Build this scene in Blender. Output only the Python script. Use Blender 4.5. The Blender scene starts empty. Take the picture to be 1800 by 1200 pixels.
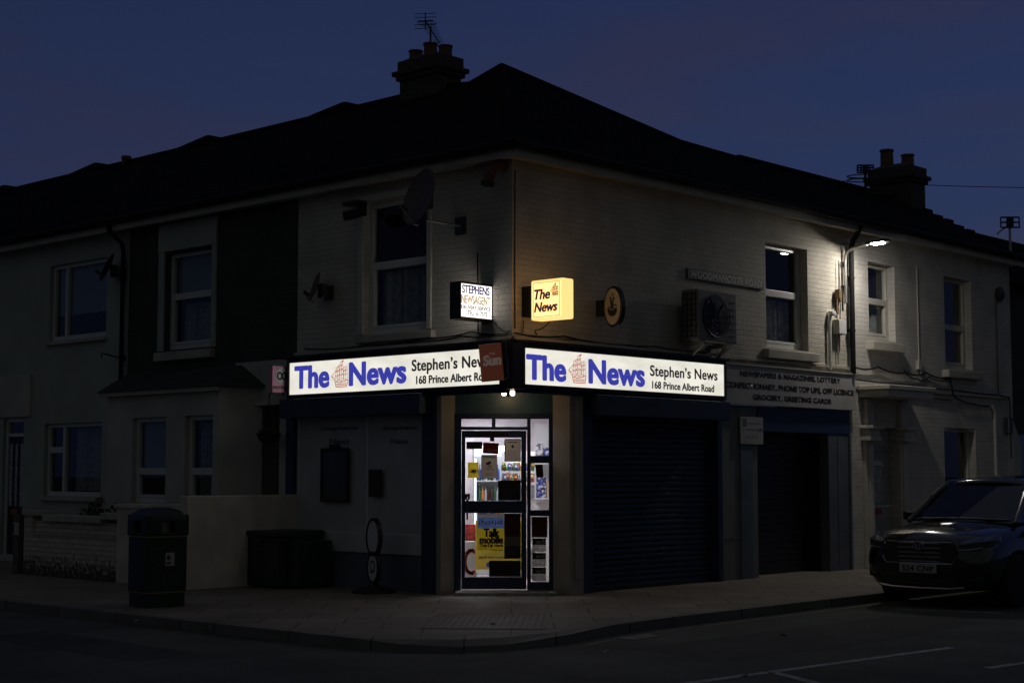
import bpy, bmesh, math, random
from mathutils import Vector, Matrix
random.seed(7)
S = bpy.context.scene
COL = S.collection
rad = math.radians

# ------------------------------------------------------------------ camera
cam = bpy.data.cameras.new('camera'); camo = bpy.data.objects.new('camera', cam); COL.objects.link(camo)
camo.location = (0, -20.2, 1.65); camo.rotation_euler = (rad(90 + 4.75), 0, 0)
cam.sensor_width = 36; cam.lens = 36 * 2733 / 1800; cam.clip_start = 0.1; cam.clip_end = 3000
S.camera = camo
# ------------------------------------------------------------------ sky (dusk, sun just below the horizon)
SUN_EL, SUN_ROT = -3.0, 40
w = bpy.data.worlds.new('World'); S.world = w; w.use_nodes = True
nt = w.node_tree; bg = nt.nodes['Background']
sky = nt.nodes.new('ShaderNodeTexSky'); sky.sky_type = 'NISHITA'; sky.sun_disc = False
sky.sun_elevation = rad(SUN_EL); sky.sun_rotation = rad(SUN_ROT); sky.ozone_density = 1.6
tc = nt.nodes.new('ShaderNodeTexCoord'); mp = nt.nodes.new('ShaderNodeMapping')
mp.inputs['Scale'].default_value = (1.5, 1.5, 7)
nz = nt.nodes.new('ShaderNodeTexNoise'); nz.inputs['Scale'].default_value = 2.2; nz.inputs['Detail'].default_value = 5
cr = nt.nodes.new('ShaderNodeValToRGB'); cr.color_ramp.elements[0].position = .44; cr.color_ramp.elements[1].position = .66
mixc = nt.nodes.new('ShaderNodeMix'); mixc.data_type = 'RGBA'; mixc.blend_type = 'MULTIPLY'
mixc.inputs[7].default_value = (1.38, .98, .84, 1)
nt.links.new(tc.outputs['Generated'], mp.inputs[0]); nt.links.new(mp.outputs[0], nz.inputs['Vector'])
nt.links.new(nz.outputs['Fac'], cr.inputs[0]); nt.links.new(cr.outputs[0], mixc.inputs[0])
tint = nt.nodes.new('ShaderNodeMix'); tint.data_type = 'RGBA'; tint.blend_type = 'MULTIPLY'; tint.inputs[0].default_value = 1; tint.inputs[7].default_value = (1.05, 1.48, 3.15, 1)
nt.links.new(sky.outputs[0], tint.inputs[6]); spx = nt.nodes.new('ShaderNodeSeparateXYZ'); nt.links.new(tc.outputs['Generated'], spx.inputs[0])
lowr = nt.nodes.new('ShaderNodeMapRange'); lowr.inputs[1].default_value = .30; lowr.inputs[2].default_value = .02; lowr.inputs[3].default_value = .45; lowr.inputs[4].default_value = .9
low = nt.nodes.new('ShaderNodeMix'); low.data_type = 'RGBA'; low.inputs[7].default_value = (.165, .25, .66, 1)
nt.links.new(spx.outputs[2], lowr.inputs[0]); nt.links.new(lowr.outputs[0], low.inputs[0]); nt.links.new(tint.outputs[2], low.inputs[6]); nt.links.new(low.outputs[2], mixc.inputs[6]); # the side of the sky behind the camera is dimmed, to light the fronts less
backr = nt.nodes.new('ShaderNodeMapRange'); backr.inputs[1].default_value = -.7; backr.inputs[2].default_value = .7; backr.inputs[3].default_value = .12; backr.inputs[4].default_value = 1
sc_ = nt.nodes.new('ShaderNodeVectorMath'); sc_.operation = 'SCALE'
nt.links.new(spx.outputs[1], backr.inputs[0]); nt.links.new(mixc.outputs[2], sc_.inputs[0]); nt.links.new(backr.outputs[0], sc_.inputs['Scale']); nt.links.new(sc_.outputs[0], bg.inputs['Color'])
# broad, weak fill lamp added behind the camera to light the house fronts
sd_ = bpy.data.lights.new('fill_sun', 'SUN'); sd_.energy = 0.092; sd_.angle = rad(150); sd_.color = (.92, 1, .84)
so_ = bpy.data.objects.new('fill_sun', sd_); COL.objects.link(so_); so_.rotation_euler = (rad(90 - 50), 0, 0)
SKY_STRENGTH = 0.138
bg.inputs['Strength'].default_value = SKY_STRENGTH
S.view_settings.view_transform = 'Standard'; S.view_settings.look = 'None'
S.view_settings.exposure = 0.0; S.view_settings.gamma = 1
S.render.engine = 'CYCLES'
S.cycles.use_denoising = True
S.cycles.max_bounces = 8; S.cycles.transparent_max_bounces = 16
S.cycles.sample_clamp_indirect = 4

# ------------------------------------------------------------------ frames of the two street fronts
aR, aL = rad(42.9), rad(47.1)
R = Vector((math.sin(aR), math.cos(aR), 0)); L = Vector((-math.sin(aL), math.cos(aL), 0))
nR = Vector((R.y, -R.x, 0)); nL = Vector((-L.y, L.x, 0))
FR, FL = rad(47.1), rad(-42.9)          # z-rotation whose local x runs left to right along the front, y goes inward
def WR(t, out=0, z=0): v = R * t + nR * out; return (v.x, v.y, z)
def WL(t, out=0, z=0): v = L * t + nL * out; return (v.x, v.y, z)

# ------------------------------------------------------------------ materials
MATS = {}
def nodes(name):
    m = bpy.data.materials.new(name); m.use_nodes = True
    t = m.node_tree; return m, t, t.nodes['Principled BSDF']
def mat(name, rgb, rough=.6, metal=0., var=.15, scale=3., bump=0., bscale=40., spec=.5, coat=0.):
    if name in MATS: return MATS[name]
    m, t, b = nodes(name)
    b.inputs['Roughness'].default_value = rough; b.inputs['Metallic'].default_value = metal
    b.inputs['Specular IOR Level'].default_value = spec; b.inputs['Coat Weight'].default_value = coat
    tc = t.nodes.new('ShaderNodeTexCoord')
    n = t.nodes.new('ShaderNodeTexNoise'); n.inputs['Scale'].default_value = scale; n.inputs['Detail'].default_value = 6
    t.links.new(tc.outputs['Object'], n.inputs['Vector'])
    r = t.nodes.new('ShaderNodeValToRGB')
    r.color_ramp.elements[0].position = .3; r.color_ramp.elements[1].position = .7
    r.color_ramp.elements[0].color = (*[c * (1 - var) for c in rgb], 1); r.color_ramp.elements[1].color = (*[min(1, c * (1 + var)) for c in rgb], 1)
    t.links.new(n.outputs['Fac'], r.inputs[0]); t.links.new(r.outputs[0], b.inputs['Base Color'])
    if bump:
        n2 = t.nodes.new('ShaderNodeTexNoise'); n2.inputs['Scale'].default_value = bscale; n2.inputs['Detail'].default_value = 4
        t.links.new(tc.outputs['Object'], n2.inputs['Vector'])
        bp = t.nodes.new('ShaderNodeBump'); bp.inputs['Strength'].default_value = bump; bp.inputs['Distance'].default_value = .02
        t.links.new(n2.outputs['Fac'], bp.inputs['Height']); t.links.new(bp.outputs[0], b.inputs['Normal'])
    MATS[name] = m; return m
def brickmat(name, rgb, mortar, bw=.225, rh=.075, ms=.008, bump=.6, var=.12, rough=.75, plane='xz', dirt=None, dirt_lo=.45, offset=.5, dscale=1.6, band=None):
    m, t, b = nodes(name); MATS[name] = m
    b.inputs['Roughness'].default_value = rough
    tc = t.nodes.new('ShaderNodeTexCoord'); sp = t.nodes.new('ShaderNodeSeparateXYZ'); cb = t.nodes.new('ShaderNodeCombineXYZ')
    t.links.new(tc.outputs['Object'], sp.inputs[0])
    t.links.new(sp.outputs['X' if plane[0] == 'x' else 'Y'], cb.inputs[0]); t.links.new(sp.outputs['Z' if plane[1] == 'z' else 'Y'], cb.inputs[1])
    # slightly wavering courses
    nw = t.nodes.new('ShaderNodeTexNoise'); nw.inputs['Scale'].default_value = 2.5
    t.links.new(cb.outputs[0], nw.inputs['Vector'])
    mw = t.nodes.new('ShaderNodeMix'); mw.data_type = 'VECTOR'; mw.inputs[0].default_value = .02
    t.links.new(cb.outputs[0], mw.inputs[4]); t.links.new(nw.outputs['Color'], mw.inputs[5])
    k = t.nodes.new('ShaderNodeTexBrick'); k.inputs['Scale'].default_value = 1; k.inputs['Brick Width'].default_value = bw
    k.inputs['Row Height'].default_value = rh; k.inputs['Mortar Size'].default_value = ms; k.inputs['Mortar Smooth'].default_value = .4
    k.offset = offset
    k.inputs['Color1'].default_value = (*[c * (1 - var) for c in rgb], 1); k.inputs['Color2'].default_value = (*[min(1, c * (1 + var)) for c in rgb], 1)
    k.inputs['Mortar'].default_value = (*mortar, 1)
    t.links.new(mw.outputs[1], k.inputs['Vector'])
    n = t.nodes.new('ShaderNodeTexNoise'); n.inputs['Scale'].default_value = dscale; n.inputs['Detail'].default_value = 8
    t.links.new(tc.outputs['Object'], n.inputs['Vector'])
    cr = t.nodes.new('ShaderNodeValToRGB'); cr.color_ramp.elements[0].position = dirt_lo; cr.color_ramp.elements[1].position = dirt_lo + .25
    fac = n.outputs['Fac']
    if band:   # wear that is confined to the foot of the wall
        mr = t.nodes.new('ShaderNodeMapRange'); mr.inputs[1].default_value = band[0]; mr.inputs[2].default_value = band[1]
        mr.inputs[3].default_value = .38; mr.inputs[4].default_value = -.25
        t.links.new(sp.outputs['Z'], mr.inputs[0])
        ad = t.nodes.new('ShaderNodeMath'); ad.operation = 'ADD'; t.links.new(fac, ad.inputs[0]); t.links.new(mr.outputs[0], ad.inputs[1]); fac = ad.outputs[0]
    t.links.new(fac, cr.inputs[0])
    mx = t.nodes.new('ShaderNodeMix'); mx.data_type = 'RGBA'
    t.links.new(cr.outputs[0], mx.inputs[0]); t.links.new(k.outputs['Color'], mx.inputs[6])
    mx.inputs[7].default_value = (*(dirt or [c * .72 for c in rgb]), 1)
    t.links.new(mx.outputs[2], b.inputs['Base Color'])
    n2 = t.nodes.new('ShaderNodeTexNoise'); n2.inputs['Scale'].default_value = 30; t.links.new(tc.outputs['Object'], n2.inputs['Vector'])
    b1 = t.nodes.new('ShaderNodeBump'); b1.invert = True; b1.inputs['Strength'].default_value = bump; b1.inputs['Distance'].default_value = .012
    t.links.new(k.outputs['Fac'], b1.inputs['Height'])
    b2 = t.nodes.new('ShaderNodeBump'); b2.inputs['Strength'].default_value = .35; b2.inputs['Distance'].default_value = .01
    t.links.new(n2.outputs['Fac'], b2.inputs['Height']); t.links.new(b1.outputs[0], b2.inputs['Normal']); t.links.new(b2.outputs[0], b.inputs['Normal'])
    return m
def emit(name, rgb, strength=1.):
    m, t, b = nodes(name); MATS[name] = m
    b.inputs['Base Color'].default_value = (*[c * .5 for c in rgb], 1); b.inputs['Roughness'].default_value = .35
    b.inputs['Emission Color'].default_value = (*rgb, 1); b.inputs['Emission Strength'].default_value = strength
    return m
def aged(m, rgb, lo=.84, sc=2.2):
    t = m.node_tree; b = t.nodes['Principled BSDF']; tc = t.nodes.new('ShaderNodeTexCoord'); mp = t.nodes.new('ShaderNodeMapping'); mp.inputs['Scale'].default_value = (1, 1, 2.5)
    n = t.nodes.new('ShaderNodeTexNoise'); n.inputs['Scale'].default_value = sc; n.inputs['Detail'].default_value = 3
    r = t.nodes.new('ShaderNodeValToRGB'); r.color_ramp.elements[0].position = .3; r.color_ramp.elements[1].position = .68
    r.color_ramp.elements[0].color = (rgb[0] * lo, rgb[1] * lo, rgb[2] * lo * .97, 1); r.color_ramp.elements[1].color = (*rgb, 1)
    t.links.new(tc.outputs['Object'], mp.inputs[0]); t.links.new(mp.outputs[0], n.inputs['Vector']); t.links.new(n.outputs['Fac'], r.inputs[0]); t.links.new(r.outputs[0], b.inputs['Emission Color'])
def glassmat(name, tint=(.8, .85, .85), base=.07, rough=0.0, edge=.9):
    m = bpy.data.materials.new(name); m.use_nodes = True; t = m.node_tree; MATS[name] = m
    t.nodes.remove(t.nodes['Principled BSDF']); o = t.nodes['Material Output']
    tr = t.nodes.new('ShaderNodeBsdfTransparent'); tr.inputs[0].default_value = (*tint, 1)
    g = t.nodes.new('ShaderNodeBsdfGlossy'); g.inputs['Roughness'].default_value = rough
    lw = t.nodes.new('ShaderNodeLayerWeight'); lw.inputs[0].default_value = .5
    mr = t.nodes.new('ShaderNodeMapRange'); mr.inputs[3].default_value = base; mr.inputs[4].default_value = edge
    pw = t.nodes.new('ShaderNodeMath'); pw.operation = 'POWER'; pw.inputs[1].default_value = 3.5
    t.links.new(lw.outputs['Facing'], pw.inputs[0]); t.links.new(pw.outputs[0], mr.inputs[0])
    mx = t.nodes.new('ShaderNodeMixShader'); t.links.new(mr.outputs[0], mx.inputs[0]); t.links.new(tr.outputs[0], mx.inputs[1]); t.links.new(g.outputs[0], mx.inputs[2])
    t.links.new(mx.outputs[0], o.inputs[0]); return m
def papermat(name, rgb, through=.6):
    m = bpy.data.materials.new(name); m.use_nodes = True; t = m.node_tree; MATS[name] = m
    t.nodes.remove(t.nodes['Principled BSDF']); o = t.nodes['Material Output']
    d = t.nodes.new('ShaderNodeBsdfDiffuse'); d.inputs[0].default_value = (*rgb, 1)
    s = t.nodes.new('ShaderNodeBsdfTranslucent'); s.inputs[0].default_value = (*rgb, 1)
    mx = t.nodes.new('ShaderNodeMixShader'); mx.inputs[0].default_value = through
    t.links.new(d.outputs[0], mx.inputs[1]); t.links.new(s.outputs[0], mx.inputs[2]); t.links.new(mx.outputs[0], o.inputs[0]); return m

M_white_brick = brickmat('white painted brick', (.56, .53, .49), (.51, .48, .44), bump=.7, var=.05)
M_cream_brick = brickmat('cream painted brick', (.56, .525, .465), (.51, .475, .42), bump=.7, var=.05)
M_pale_render = mat('pale render', (.38, .41, .38), .85, var=.12, scale=1.3, bump=.3)
M_render2 = mat('stone coloured render', (.46, .44, .40), .85, var=.16, scale=1.5, bump=.3)
M_dark_brick = brickmat('dark brick', (.035, .04, .03), (.05, .05, .045), bump=.5)
M_slate = brickmat('slate', (.008, .010, .009), (.004, .004, .004), bw=.28, rh=.2, ms=.012, bump=.9, plane='xy', rough=1.)
M_slate.node_tree.nodes['Principled BSDF'].inputs['Specular IOR Level'].default_value = .08
M_stack = brickmat('chimney brick', (.07, .055, .045), (.06, .055, .05), bump=.7)
M_pot = mat('terracotta', (.16, .085, .055), .8, bump=.2)
M_pvc = mat('white plastic frame', (.62, .61, .60), .35, var=.05)
M_paintwood = mat('cream gloss wood', (.55, .52, .46), .45, var=.08)
M_side_brick = brickmat('side wall painted brick', (.57, .52, .44), (.52, .47, .40), bump=.7, var=.05)
M_soffit = mat('cream eaves board', (.45, .42, .36), .6, var=.15)
M_gutter = mat('black gutter', (.010, .010, .010), .7, spec=.15)
M_glass = glassmat('window glass')
M_shopglass = glassmat('shop glass', (.92, .93, .93), .035)
M_room = mat('unlit room', (.03, .03, .035), .9)
M_blind = mat('pale blind', (.26, .29, .33), .8, var=.05)
M_curtain = mat('net curtain', (.33, .33, .32), .9, var=.3, scale=14)
M_sill = mat('stone sill', (.42, .39, .34), .8, var=.2, bump=.3)
M_navy = mat('navy shopfront paint', (.020, .036, .085), .4, var=.25, scale=6)
M_teal = mat('blue fascia paint', (.045, .095, .13), .4, var=.15)
M_shutter = mat('navy shutter steel', (.026, .038, .062), .28, .3, var=.2)
M_shutbox = mat('shutter hood steel', (.03, .05, .085), .45, .1, var=.12)
M_panel = mat('grey white shop panel', (.42, .43, .44), .6, var=.1, scale=2)
M_panel2 = mat('pale sill panel', (.48, .48, .49), .6, var=.1)
M_plinth = mat('blue grey plinth', (.10, .13, .17), .7, var=.2)
M_pilaster = mat('stone pilaster paint', (.34, .30, .25), .6, var=.15, bump=.2)
M_black = mat('black metal', (.012, .012, .013), .45)
M_dgrey = mat('dark grey metal', (.06, .06, .065), .5, .3)
M_dish = mat('dark dish steel', (.11, .08, .055), .55, .2)
M_galv = mat('galvanised steel', (.42, .41, .39), .45, .7, var=.2)
M_rust = mat('rusty iron', (.16, .10, .05), .85, var=.4, scale=20)
M_signframe = mat('dark sign frame', (.02, .02, .022), .4, .2)
M_signface = emit('lit sign face', (.90, .875, .775), 1.0); aged(M_signface, (.90, .875, .775), .80)
M_signblue = emit('lit blue vinyl', (.045, .05, .40), .9)
M_signblack = emit('lit black vinyl', (.012, .012, .012), 1)
M_signred = emit('lit red line', (.42, .10, .07), .9)
M_stephens = emit('lit white sign face', (.92, .87, .80), 1.9)
M_lblue = emit('lit navy letter', (.03, .03, .14), 1)
M_lgold = emit('lit tan letter', (.50, .38, .24), 1)
M_lgrey = emit('lit grey letter', (.06, .055, .06), 1)
M_amber = emit('lit amber sign face', (1.0, .47, .17), 2.4)
M_amberside = emit('lit amber sign case', (1.0, .58, .205), 1.4)
M_amberline = emit('amber line', (.30, .20, .08), 1)
M_newsink = emit('amber dark letter', (.02, .018, .02), 1)
M_lamp = emit('street lamp lens', (1., .95, .86), 430)
M_bulb = emit('door lamp glass', (1., .68, .38), 18)
M_tube = emit('shop ceiling light', (.93, .94, 1.04), 26.0)
M_fridgelight = emit('fridge light', (.78, .87, 1.), 2.2)
M_shopwall = mat('shop wall', (.62, .57, .58), .8)
M_shopfloor = mat('shop floor', (.45, .42, .40), .6, var=.2)
M_asphalt = mat('asphalt', (.082, .085, .072), .85, var=.45, scale=.7, bump=.9, bscale=90)
M_pave = brickmat('paving slabs', (.215, .178, .140), (.06, .052, .044), bw=.9, rh=.6, ms=.012, bump=.5, plane='xy', var=.16, dscale=.8)
M_tact = mat('tactile paving', (.20, .166, .13), .75, var=.2, scale=5)
M_kerb = brickmat('kerb stone', (.15, .14, .125), (.04, .04, .04), bw=.9, rh=3, ms=.012, plane='xy', bump=.3)
M_roadpaint = mat('worn road paint', (.34, .34, .32), .8, var=.5, scale=14)
M_oldyellow = mat('worn yellow paint', (.20, .17, .09), .85, var=.5, scale=10)
M_bin = mat('dark green bin plastic', (.007, .015, .010), .4, var=.2)
M_gold = mat('gold band', (.30, .22, .08), .45, .5)
M_chest = mat('dark green chest', (.012, .030, .02), .55, var=.2)
M_whitewall = mat('dirty white render', (.58, .52, .45), .85, var=.22, scale=2.2, bump=.3)
M_peel = brickmat('peeling painted brick', (.56, .50, .44), (.38, .33, .29), bump=.9, var=.1, dirt=(.075, .05, .035), dirt_lo=.54, dscale=13, band=(.0, .62))
M_acgrey = mat('grey ac casing', (.23, .22, .205), .55, var=.15)
M_lettering = mat('black sign letter', (.015, .015, .018), .5)
M_pale_letter = mat('off white letter', (.55, .54, .50), .5)
M_signpanel = mat('off white sign panel', (.42, .40, .39), .5, var=.1)
M_cast = mat('cast sign plate', (.03, .03, .03), .5)
M_castletter = mat('worn cast letter', (.74, .71, .66), .6)
M_sunred = mat('dull red board', (.42, .085, .045), .5, var=.15)
M_sunletter = mat('faded letter', (.36, .30, .28), .5)
M_pink = mat('pink sign', (.62, .26, .36), .45)
M_pgrey = mat('pale grey disc', (.5, .5, .52), .45)
M_cream = mat('cream disc', (.64, .56, .42), .5)
M_ink = mat('dark ink', (.03, .03, .035), .6)
M_faint = mat('faint lettering', (.12, .13, .145), .6)
M_noticeglass = mat('notice glass', (.05, .065, .065), .15, spec=.5)
M_brass = mat('dull orange plate', (.35, .10, .03), .45, .3)
M_redplate = mat('red plate', (.30, .04, .025), .5)
M_doordark = mat('dark door paint', (.012, .014, .014), .4)
M_doorpale = mat('pale door', (.28, .28, .29), .45)
M_obscure = mat('obscure glass', (.38, .38, .40), .2, var=.5, scale=22, bump=.6, bscale=30)
M_plant = mat('dark leaves', (.03, .05, .02), .7, var=.5)
M_soil = mat('basket liner', (.03, .026, .02), .9)
# paper seen against the shop's light
P_grey = papermat('grey notice paper', (.40, .355, .30)); P_yel = papermat('yellow paper', (.72, .62, .14)); P_red = papermat('dark red paper', (.17, .035, .035), .4)
P_blk = papermat('dark paper', (.055, .055, .05), .25); P_white = papermat('white paper', (.6, .58, .56)); P_blue = papermat('pale blue paper', (.33, .45, .72))
P_brown = papermat('brown poster paper', (.10, .05, .035), .4); P_yellowboard = mat('yellow display board', (.75, .56, .08), .5)
P_ink = papermat('printed ink', (.03, .03, .04), .1); P_inkblue = papermat('printed violet', (.06, .05, .17), .3)

# ------------------------------------------------------------------ mesh builder
class MB:
    def __init__(s): s.v = []; s.f = []
    def face(s, pts):
        i = len(s.v); s.v += [tuple(p) for p in pts]; s.f.append(list(range(i, i + len(pts)))); return s
    def box(s, x0, x1, y0, y1, z0, z1):
        i = len(s.v)
        s.v += [(x0, y0, z0), (x1, y0, z0), (x1, y1, z0), (x0, y1, z0), (x0, y0, z1), (x1, y0, z1), (x1, y1, z1), (x0, y1, z1)]
        for q in ((0, 3, 2, 1), (4, 5, 6, 7), (0, 1, 5, 4), (1, 2, 6, 5), (2, 3, 7, 6), (3, 0, 4, 7)): s.f.append([i + k for k in q])
        return s
    def prism(s, pts, lo, hi, ax='y'):
        """polygon extruded along an axis: ax 'y' -> pts are (x,z); 'z' -> (x,y); 'x' -> (y,z)"""
        def P(p, h): return {'y': (p[0], h, p[1]), 'z': (p[0], p[1], h), 'x': (h, p[0], p[1])}[ax]
        n = len(pts); i = len(s.v)
        s.v += [P(p, lo) for p in pts] + [P(p, hi) for p in pts]
        s.f.append(list(range(i, i + n))[::-1]); s.f.append(list(range(i + n, i + 2 * n)))
        for k in range(n): s.f.append([i + k, i + (k + 1) % n, i + n + (k + 1) % n, i + n + k])
        return s
    def cyl(s, p, q, r, r2=None, n=16, caps=True):
        p = Vector(p); q = Vector(q); r2 = r if r2 is None else r2
        d = (q - p).normalized(); a = d.orthogonal().normalized(); b = d.cross(a); i = len(s.v)
        for c, rr in ((p, r), (q, r2)):
            for k in range(n):
                an = 2 * math.pi * k / n; s.v.append(tuple(c + (a * math.cos(an) + b * math.sin(an)) * rr))
        for k in range(n): s.f.append([i + k, i + (k + 1) % n, i + n + (k + 1) % n, i + n + k])
        if caps: s.f.append(list(range(i, i + n))[::-1]); s.f.append(list(range(i + n, i + 2 * n)))
        return s
    def tube(s, pts, r, n=8):
        pts = [Vector(p) for p in pts]; i = len(s.v); prev = None
        for k, p in enumerate(pts):
            d = (pts[min(k + 1, len(pts) - 1)] - pts[max(k - 1, 0)]).normalized()
            a = d.orthogonal().normalized() if prev is None else (prev - d * prev.dot(d)).normalized()
            prev = a; b = d.cross(a)
            for j in range(n):
                an = 2 * math.pi * j / n; s.v.append(tuple(p + (a * math.cos(an) + b * math.sin(an)) * r))
        for k in range(len(pts) - 1):
            for j in range(n): s.f.append([i + k * n + j, i + k * n + (j + 1) % n, i + (k + 1) * n + (j + 1) % n, i + (k + 1) * n + j])
        s.f.append(list(range(i, i + n))[::-1]); m = i + (len(pts) - 1) * n; s.f.append(list(range(m, m + n))); return s
    def lathe(s, prof, c=(0, 0, 0), n=20, M=None):
        i = len(s.v)
        for r, z in prof:
            for k in range(n):
                an = 2 * math.pi * k / n; p = Vector((r * math.cos(an), r * math.sin(an), z))
                if M is not None: p = M @ p
                s.v.append((p.x + c[0], p.y + c[1], p.z + c[2]))
        for j in range(len(prof) - 1):
            for k in range(n): s.f.append([i + j * n + k, i + j * n + (k + 1) % n, i + (j + 1) * n + (k + 1) % n, i + (j + 1) * n + k])
        s.f.append(list(range(i, i + n))[::-1]); m = i + (len(prof) - 1) * n; s.f.append(list(range(m, m + n))); return s
    def loft(s, secs, closed=True, caps=True):
        n = len(secs[0]); i = len(s.v)
        for sc in secs: s.v += [tuple(p) for p in sc]
        for j in range(len(secs) - 1):
            for k in range(n if closed else n - 1): s.f.append([i + j * n + k, i + j * n + (k + 1) % n, i + (j + 1) * n + (k + 1) % n, i + (j + 1) * n + k])
        if caps: s.f.append(list(range(i, i + n))[::-1]); m = i + (len(secs) - 1) * n; s.f.append(list(range(m, m + n)))
        return s
    def ribbon(s, pts, w, y, th=.002):
        """flat stroke in the xz plane"""
        for a, b in zip(pts[:-1], pts[1:]):
            d = Vector((b[0] - a[0], b[1] - a[1]))
            if d.length < 1e-6: continue
            d.normalize(); nn = Vector((-d.y, d.x)) * w / 2; e = d * w * .35
            s.prism([(a[0] - e.x + nn.x, a[1] - e.y + nn.y), (a[0] - e.x - nn.x, a[1] - e.y - nn.y), (b[0] + e.x - nn.x, b[1] + e.y - nn.y), (b[0] + e.x + nn.x, b[1] + e.y + nn.y)], y - th, y)
        return s
    def wall(s, x0, x1, z0, z1, ops=(), y=0., reveal=.14):
        xs = sorted({x0, x1, *[o[0] for o in ops], *[o[1] for o in ops]}); zs = sorted({z0, z1, *[o[2] for o in ops], *[o[3] for o in ops]})
        xs = [x for x in xs if x0 <= x <= x1]; zs = [z for z in zs if z0 <= z <= z1]
        for a, b in zip(xs[:-1], xs[1:]):
            for c, d in zip(zs[:-1], zs[1:]):
                mx, mz = (a + b) / 2, (c + d) / 2
                if any(o[0] < mx < o[1] and o[2] < mz < o[3] for o in ops): continue
                s.face([(a, y, c), (b, y, c), (b, y, d), (a, y, d)])
        for a, b, c, d in ops:
            r = y + reveal
            s.face([(a, y, c), (a, y, d), (a, r, d), (a, r, c)]); s.face([(b, y, c), (b, r, c), (b, r, d), (b, y, d)])
            s.face([(a, y, d), (b, y, d), (b, r, d), (a, r, d)]); s.face([(a, y, c), (a, r, c), (b, r, c), (b, y, c)])
        return s
    def build(s, name, m, parent=None, rz=0, loc=(0, 0, 0), smooth=False, bevel=0, solid=0, fix=False):
        me = bpy.data.meshes.new(name); me.from_pydata(s.v, [], s.f); me.validate()
        if fix or smooth:
            bm = bmesh.new(); bm.from_mesh(me); bmesh.ops.remove_doubles(bm, verts=bm.verts, dist=1e-5); bmesh.ops.recalc_face_normals(bm, faces=bm.faces); bm.to_mesh(me); bm.free()
        me.materials.append(m); o = bpy.data.objects.new(name, me); COL.objects.link(o)
        o.location = loc; o.rotation_euler = (0, 0, rz)
        if parent: o.parent = parent
        if smooth:
            for p in me.polygons: p.use_smooth = True
            try: me.set_sharp_from_angle(angle=rad(38))
            except Exception: pass
        if bevel:
            b = o.modifiers.new('bevel', 'BEVEL'); b.width = bevel; b.segments = 2; b.limit_method = 'ANGLE'; b.angle_limit = rad(40)
        if solid:
            b = o.modifiers.new('solid', 'SOLIDIFY'); b.thickness = solid; b.offset = 0
        return o
def tag(o, label, cat, group=None, kind=None):
    if label: o['label'] = label
    if cat: o['category'] = cat
    if group: o['group'] = group
    if kind: o['kind'] = kind
    return o
def thing(name, label, cat, loc=(0, 0, 0), rz=0, group=None):
    o = bpy.data.objects.new(name, None); COL.objects.link(o); o.location = loc; o.rotation_euler = (0, 0, rz); o.empty_display_size = .1
    return tag(o, label, cat, group)
def struct(o, label=None): o['kind'] = 'structure'; return o
def dup(root, loc=None, rz=None, label=None):
    r = root.copy(); COL.objects.link(r)
    if loc is not None: r.location = loc
    if rz is not None: r.rotation_euler = (0, 0, rz)
    if label: r['label'] = label
    for ch in list(root.children):
        c = ch.copy(); COL.objects.link(c); c.parent = r
        for g in list(ch.children):
            d = g.copy(); COL.objects.link(d); d.parent = c
    return r
def text(name, s, x0, x1, z0, z1, y, m, parent, bold=0., shear=0., sp=1., extrude=.0015, fat=0.):
    cu = bpy.data.curves.new(name, 'FONT'); cu.body = s; cu.size = 1; cu.offset = bold; cu.shear = shear; cu.space_character = sp; cu.extrude = 0; cu.resolution_u = 6
    o = bpy.data.objects.new(name, cu); COL.objects.link(o)
    dg = bpy.context.evaluated_depsgraph_get(); dg.update()
    me = bpy.data.meshes.new_from_object(o.evaluated_get(dg)); bpy.data.objects.remove(o); bpy.data.curves.remove(cu)
    xs = [v.co.x for v in me.vertices]; ys = [v.co.y for v in me.vertices]
    ax, bx, ay, by = min(xs), max(xs), min(ys), max(ys)
    for v in me.vertices:
        v.co = ((v.co.x - ax) / (bx - ax) * (x1 - x0) + x0, y - extrude, (v.co.y - ay) / (by - ay) * (z1 - z0) + z0)
    if fat:   # heavier strokes: the outline spread sideways, each layer a hair behind the last
        bm = bmesh.new(); bm.from_mesh(me); base = bm.verts[:] + bm.edges[:] + bm.faces[:]
        for k, (dx, dz) in enumerate(((-1, 0), (1, 0), (0, -.6), (0, .6), (-.7, -.45), (.7, -.45), (-.7, .45), (.7, .45), (-.5, 0), (.5, 0))):
            d = bmesh.ops.duplicate(bm, geom=base)['geom']
            for v in d:
                if isinstance(v, bmesh.types.BMVert): v.co.x += dx * fat; v.co.z += dz * fat; v.co.y += .00012 * (k + 1)
        bm.to_mesh(me); bm.free()
    me.materials.clear(); me.materials.append(m); me.name = name
    t = bpy.data.objects.new(name, me); COL.objects.link(t)
    if parent: t.parent = parent
    return t
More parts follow.
